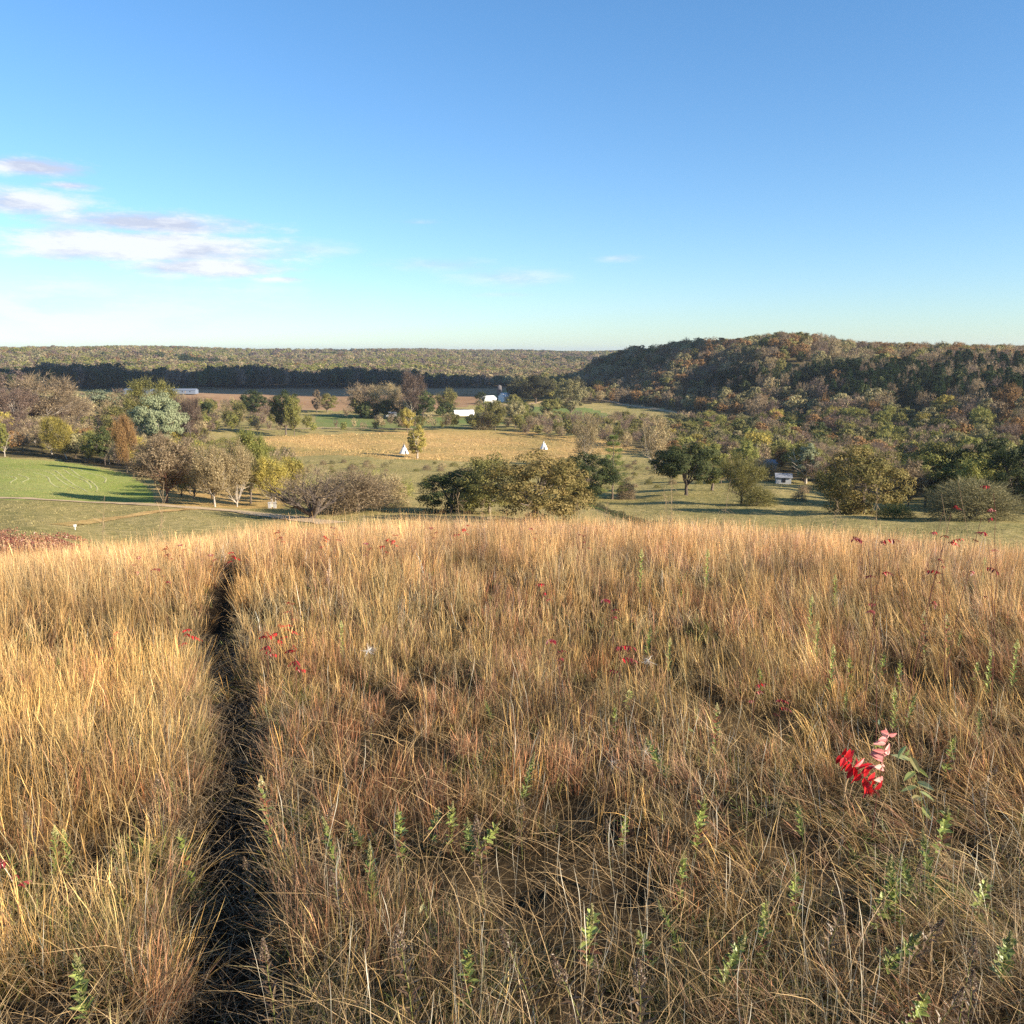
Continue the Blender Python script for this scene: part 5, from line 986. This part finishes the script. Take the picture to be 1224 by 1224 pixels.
def mask(CL):
    mx = None
    for px, py, sxp, syp, wt in CL:
        rd = raydir(px, py); a0 = math.atan2(rd[0], rd[1]); e0 = math.asin(rd[2]/np.linalg.norm(rd))
        u = mth('MULTIPLY', mth('SUBTRACT', az_, a0), F/sxp); v_ = mth('MULTIPLY', mth('SUBTRACT', el_, e0), F/syp)
        rr = mth('SQRT', mth('ADD', mth('MULTIPLY', u, u), mth('MULTIPLY', v_, v_))); m_ = mth('SUBTRACT', wt, rr)
        mx = m_ if mx is None else mth('MAXIMUM', mx, m_)
    return mth('ADD', mth('MAXIMUM', mx, -1.5), mth('MULTIPLY', mth('SUBTRACT', nz, .5), 2.4))
dn = mask(CL); dn2 = mask(CL2)
dr = N.new('ShaderNodeMapRange'); dr.interpolation_type = 'SMOOTHSTEP'; dr.inputs[1].default_value = -.12; dr.inputs[2].default_value = .75; dr.inputs[4].default_value = .92; L.new(dn, dr.inputs[0]); dr2 = N.new('ShaderNodeMapRange'); dr2.interpolation_type = 'SMOOTHSTEP'; dr2.inputs[1].default_value = -.2; dr2.inputs[2].default_value = 1.1; dr2.inputs[4].default_value = .5; L.new(dn2, dr2.inputs[0]); alpha = mth('MAXIMUM', dr.outputs[0], dr2.outputs[0])
nz2 = noise(cb.outputs[0], 1.0, 5, .5, (0, .55, 0)); sh = N.new('ShaderNodeMapRange'); L.new(mth('SUBTRACT', nz2, nz), sh.inputs[0]); sh.inputs[1].default_value = -.07; sh.inputs[2].default_value = .10
cc = N.new('ShaderNodeMix'); cc.data_type = 'RGBA'; L.new(sh.outputs[0], cc.inputs[0]); cc.inputs[6].default_value = (5.7, 5.8, 6.0, 1); cc.inputs[7].default_value = (3.7, 3.95, 4.8, 1)
ms = N.new('ShaderNodeMix'); ms.data_type = 'RGBA'; L.new(alpha, ms.inputs[0]); tn = N.new('ShaderNodeMix'); tn.data_type = 'RGBA'; tn.blend_type = 'MULTIPLY'; tn.inputs[0].default_value = 1; tr = N.new('ShaderNodeValToRGB'); tr.color_ramp.elements[0].color = (.70, .875, 1.10, 1); tr.color_ramp.elements[1].color = (.60, .93, 1.20, 1); L.new(mth('MULTIPLY', el_, 3.0), tr.inputs['Fac']); L.new(tr.outputs[0], tn.inputs[7]); L.new(sky.outputs[0], tn.inputs[6]); L.new(tn.outputs[2], ms.inputs[6]); L.new(cc.outputs[2], ms.inputs[7]); L.new(ms.outputs[2], bg.inputs['Color'])

# a real cloud outside the picture: its shade lies on the treeline and the back of the ploughed field
def cloud(center, ext, seed, n=46):
    r = np.random.default_rng(seed); import bmesh
    bm = bmesh.new(); bmesh.ops.create_icosphere(bm, subdivisions=3, radius=1.0); V0 = np.array([v.co[:] for v in bm.verts]); F0 = np.array([[v.index for v in f.verts] for f in bm.faces]); bm.free()
    Vs, Fs = [], []
    for i in range(n):
        c = np.array(center)+r.uniform(-1, 1, 3)*np.array(ext); s = r.uniform(45, 85); V = V0*s*np.array([1.3, 1.0, .5]); V = V*(1+.18*fbm(V0[:, 0]*2.3+i, V0[:, 1]*2.3+V0[:, 2]*1.7, 5))[:, None]+c
        Vs.append(V); Fs.append(F0+len(V0)*i)
    tag(link('cloud', mesh('cloud', np.concatenate(Vs), np.concatenate(Fs), [plain('cloud_white', (.8, .8, .8), 1)], smooth=True)), kind='structure')
Hc = 620; off = sd/sd[2]*(Hc+44)
cloud(np.array([-440, 1080, -44])+off, (420, 100, 25), 3, 60)

hz = bpy.data.materials.new('haze_air'); hz.use_nodes = True; hn = hz.node_tree; hn.nodes.remove(hn.nodes['Principled BSDF']); pv = hn.nodes.new('ShaderNodeVolumePrincipled')
pv.inputs['Color'].default_value = (.80, .88, 1, 1); pv.inputs['Density'].default_value = .00006; pv.inputs['Anisotropy'].default_value = .3; hn.links.new(pv.outputs[0], hn.nodes['Material Output'].inputs['Volume'])
tag(MB().box((0, 0, (45-90)/2), (26000, 26000, 45+90)).build('haze', hz), kind='stuff') if True else None

cam = bpy.data.cameras.new('camera'); co = link('camera', cam); co.location = (0, 0, EYE); co.rotation_euler = (R(90)-P, 0, 0); cam.sensor_width = 36; cam.lens = 36*F/1224; cam.clip_end = 30000; cam.clip_start = .05
sc.camera = co
sc.view_settings.view_transform = 'Standard'; sc.view_settings.look = 'None'; sc.view_settings.exposure = 1.36; sc.view_settings.gamma = 1
sc.cycles.use_denoising = False; sc.cycles.max_bounces = 5; sc.cycles.transparent_max_bounces = 4; sc.cycles.diffuse_bounces = 3; sc.cycles.volume_bounces = 0
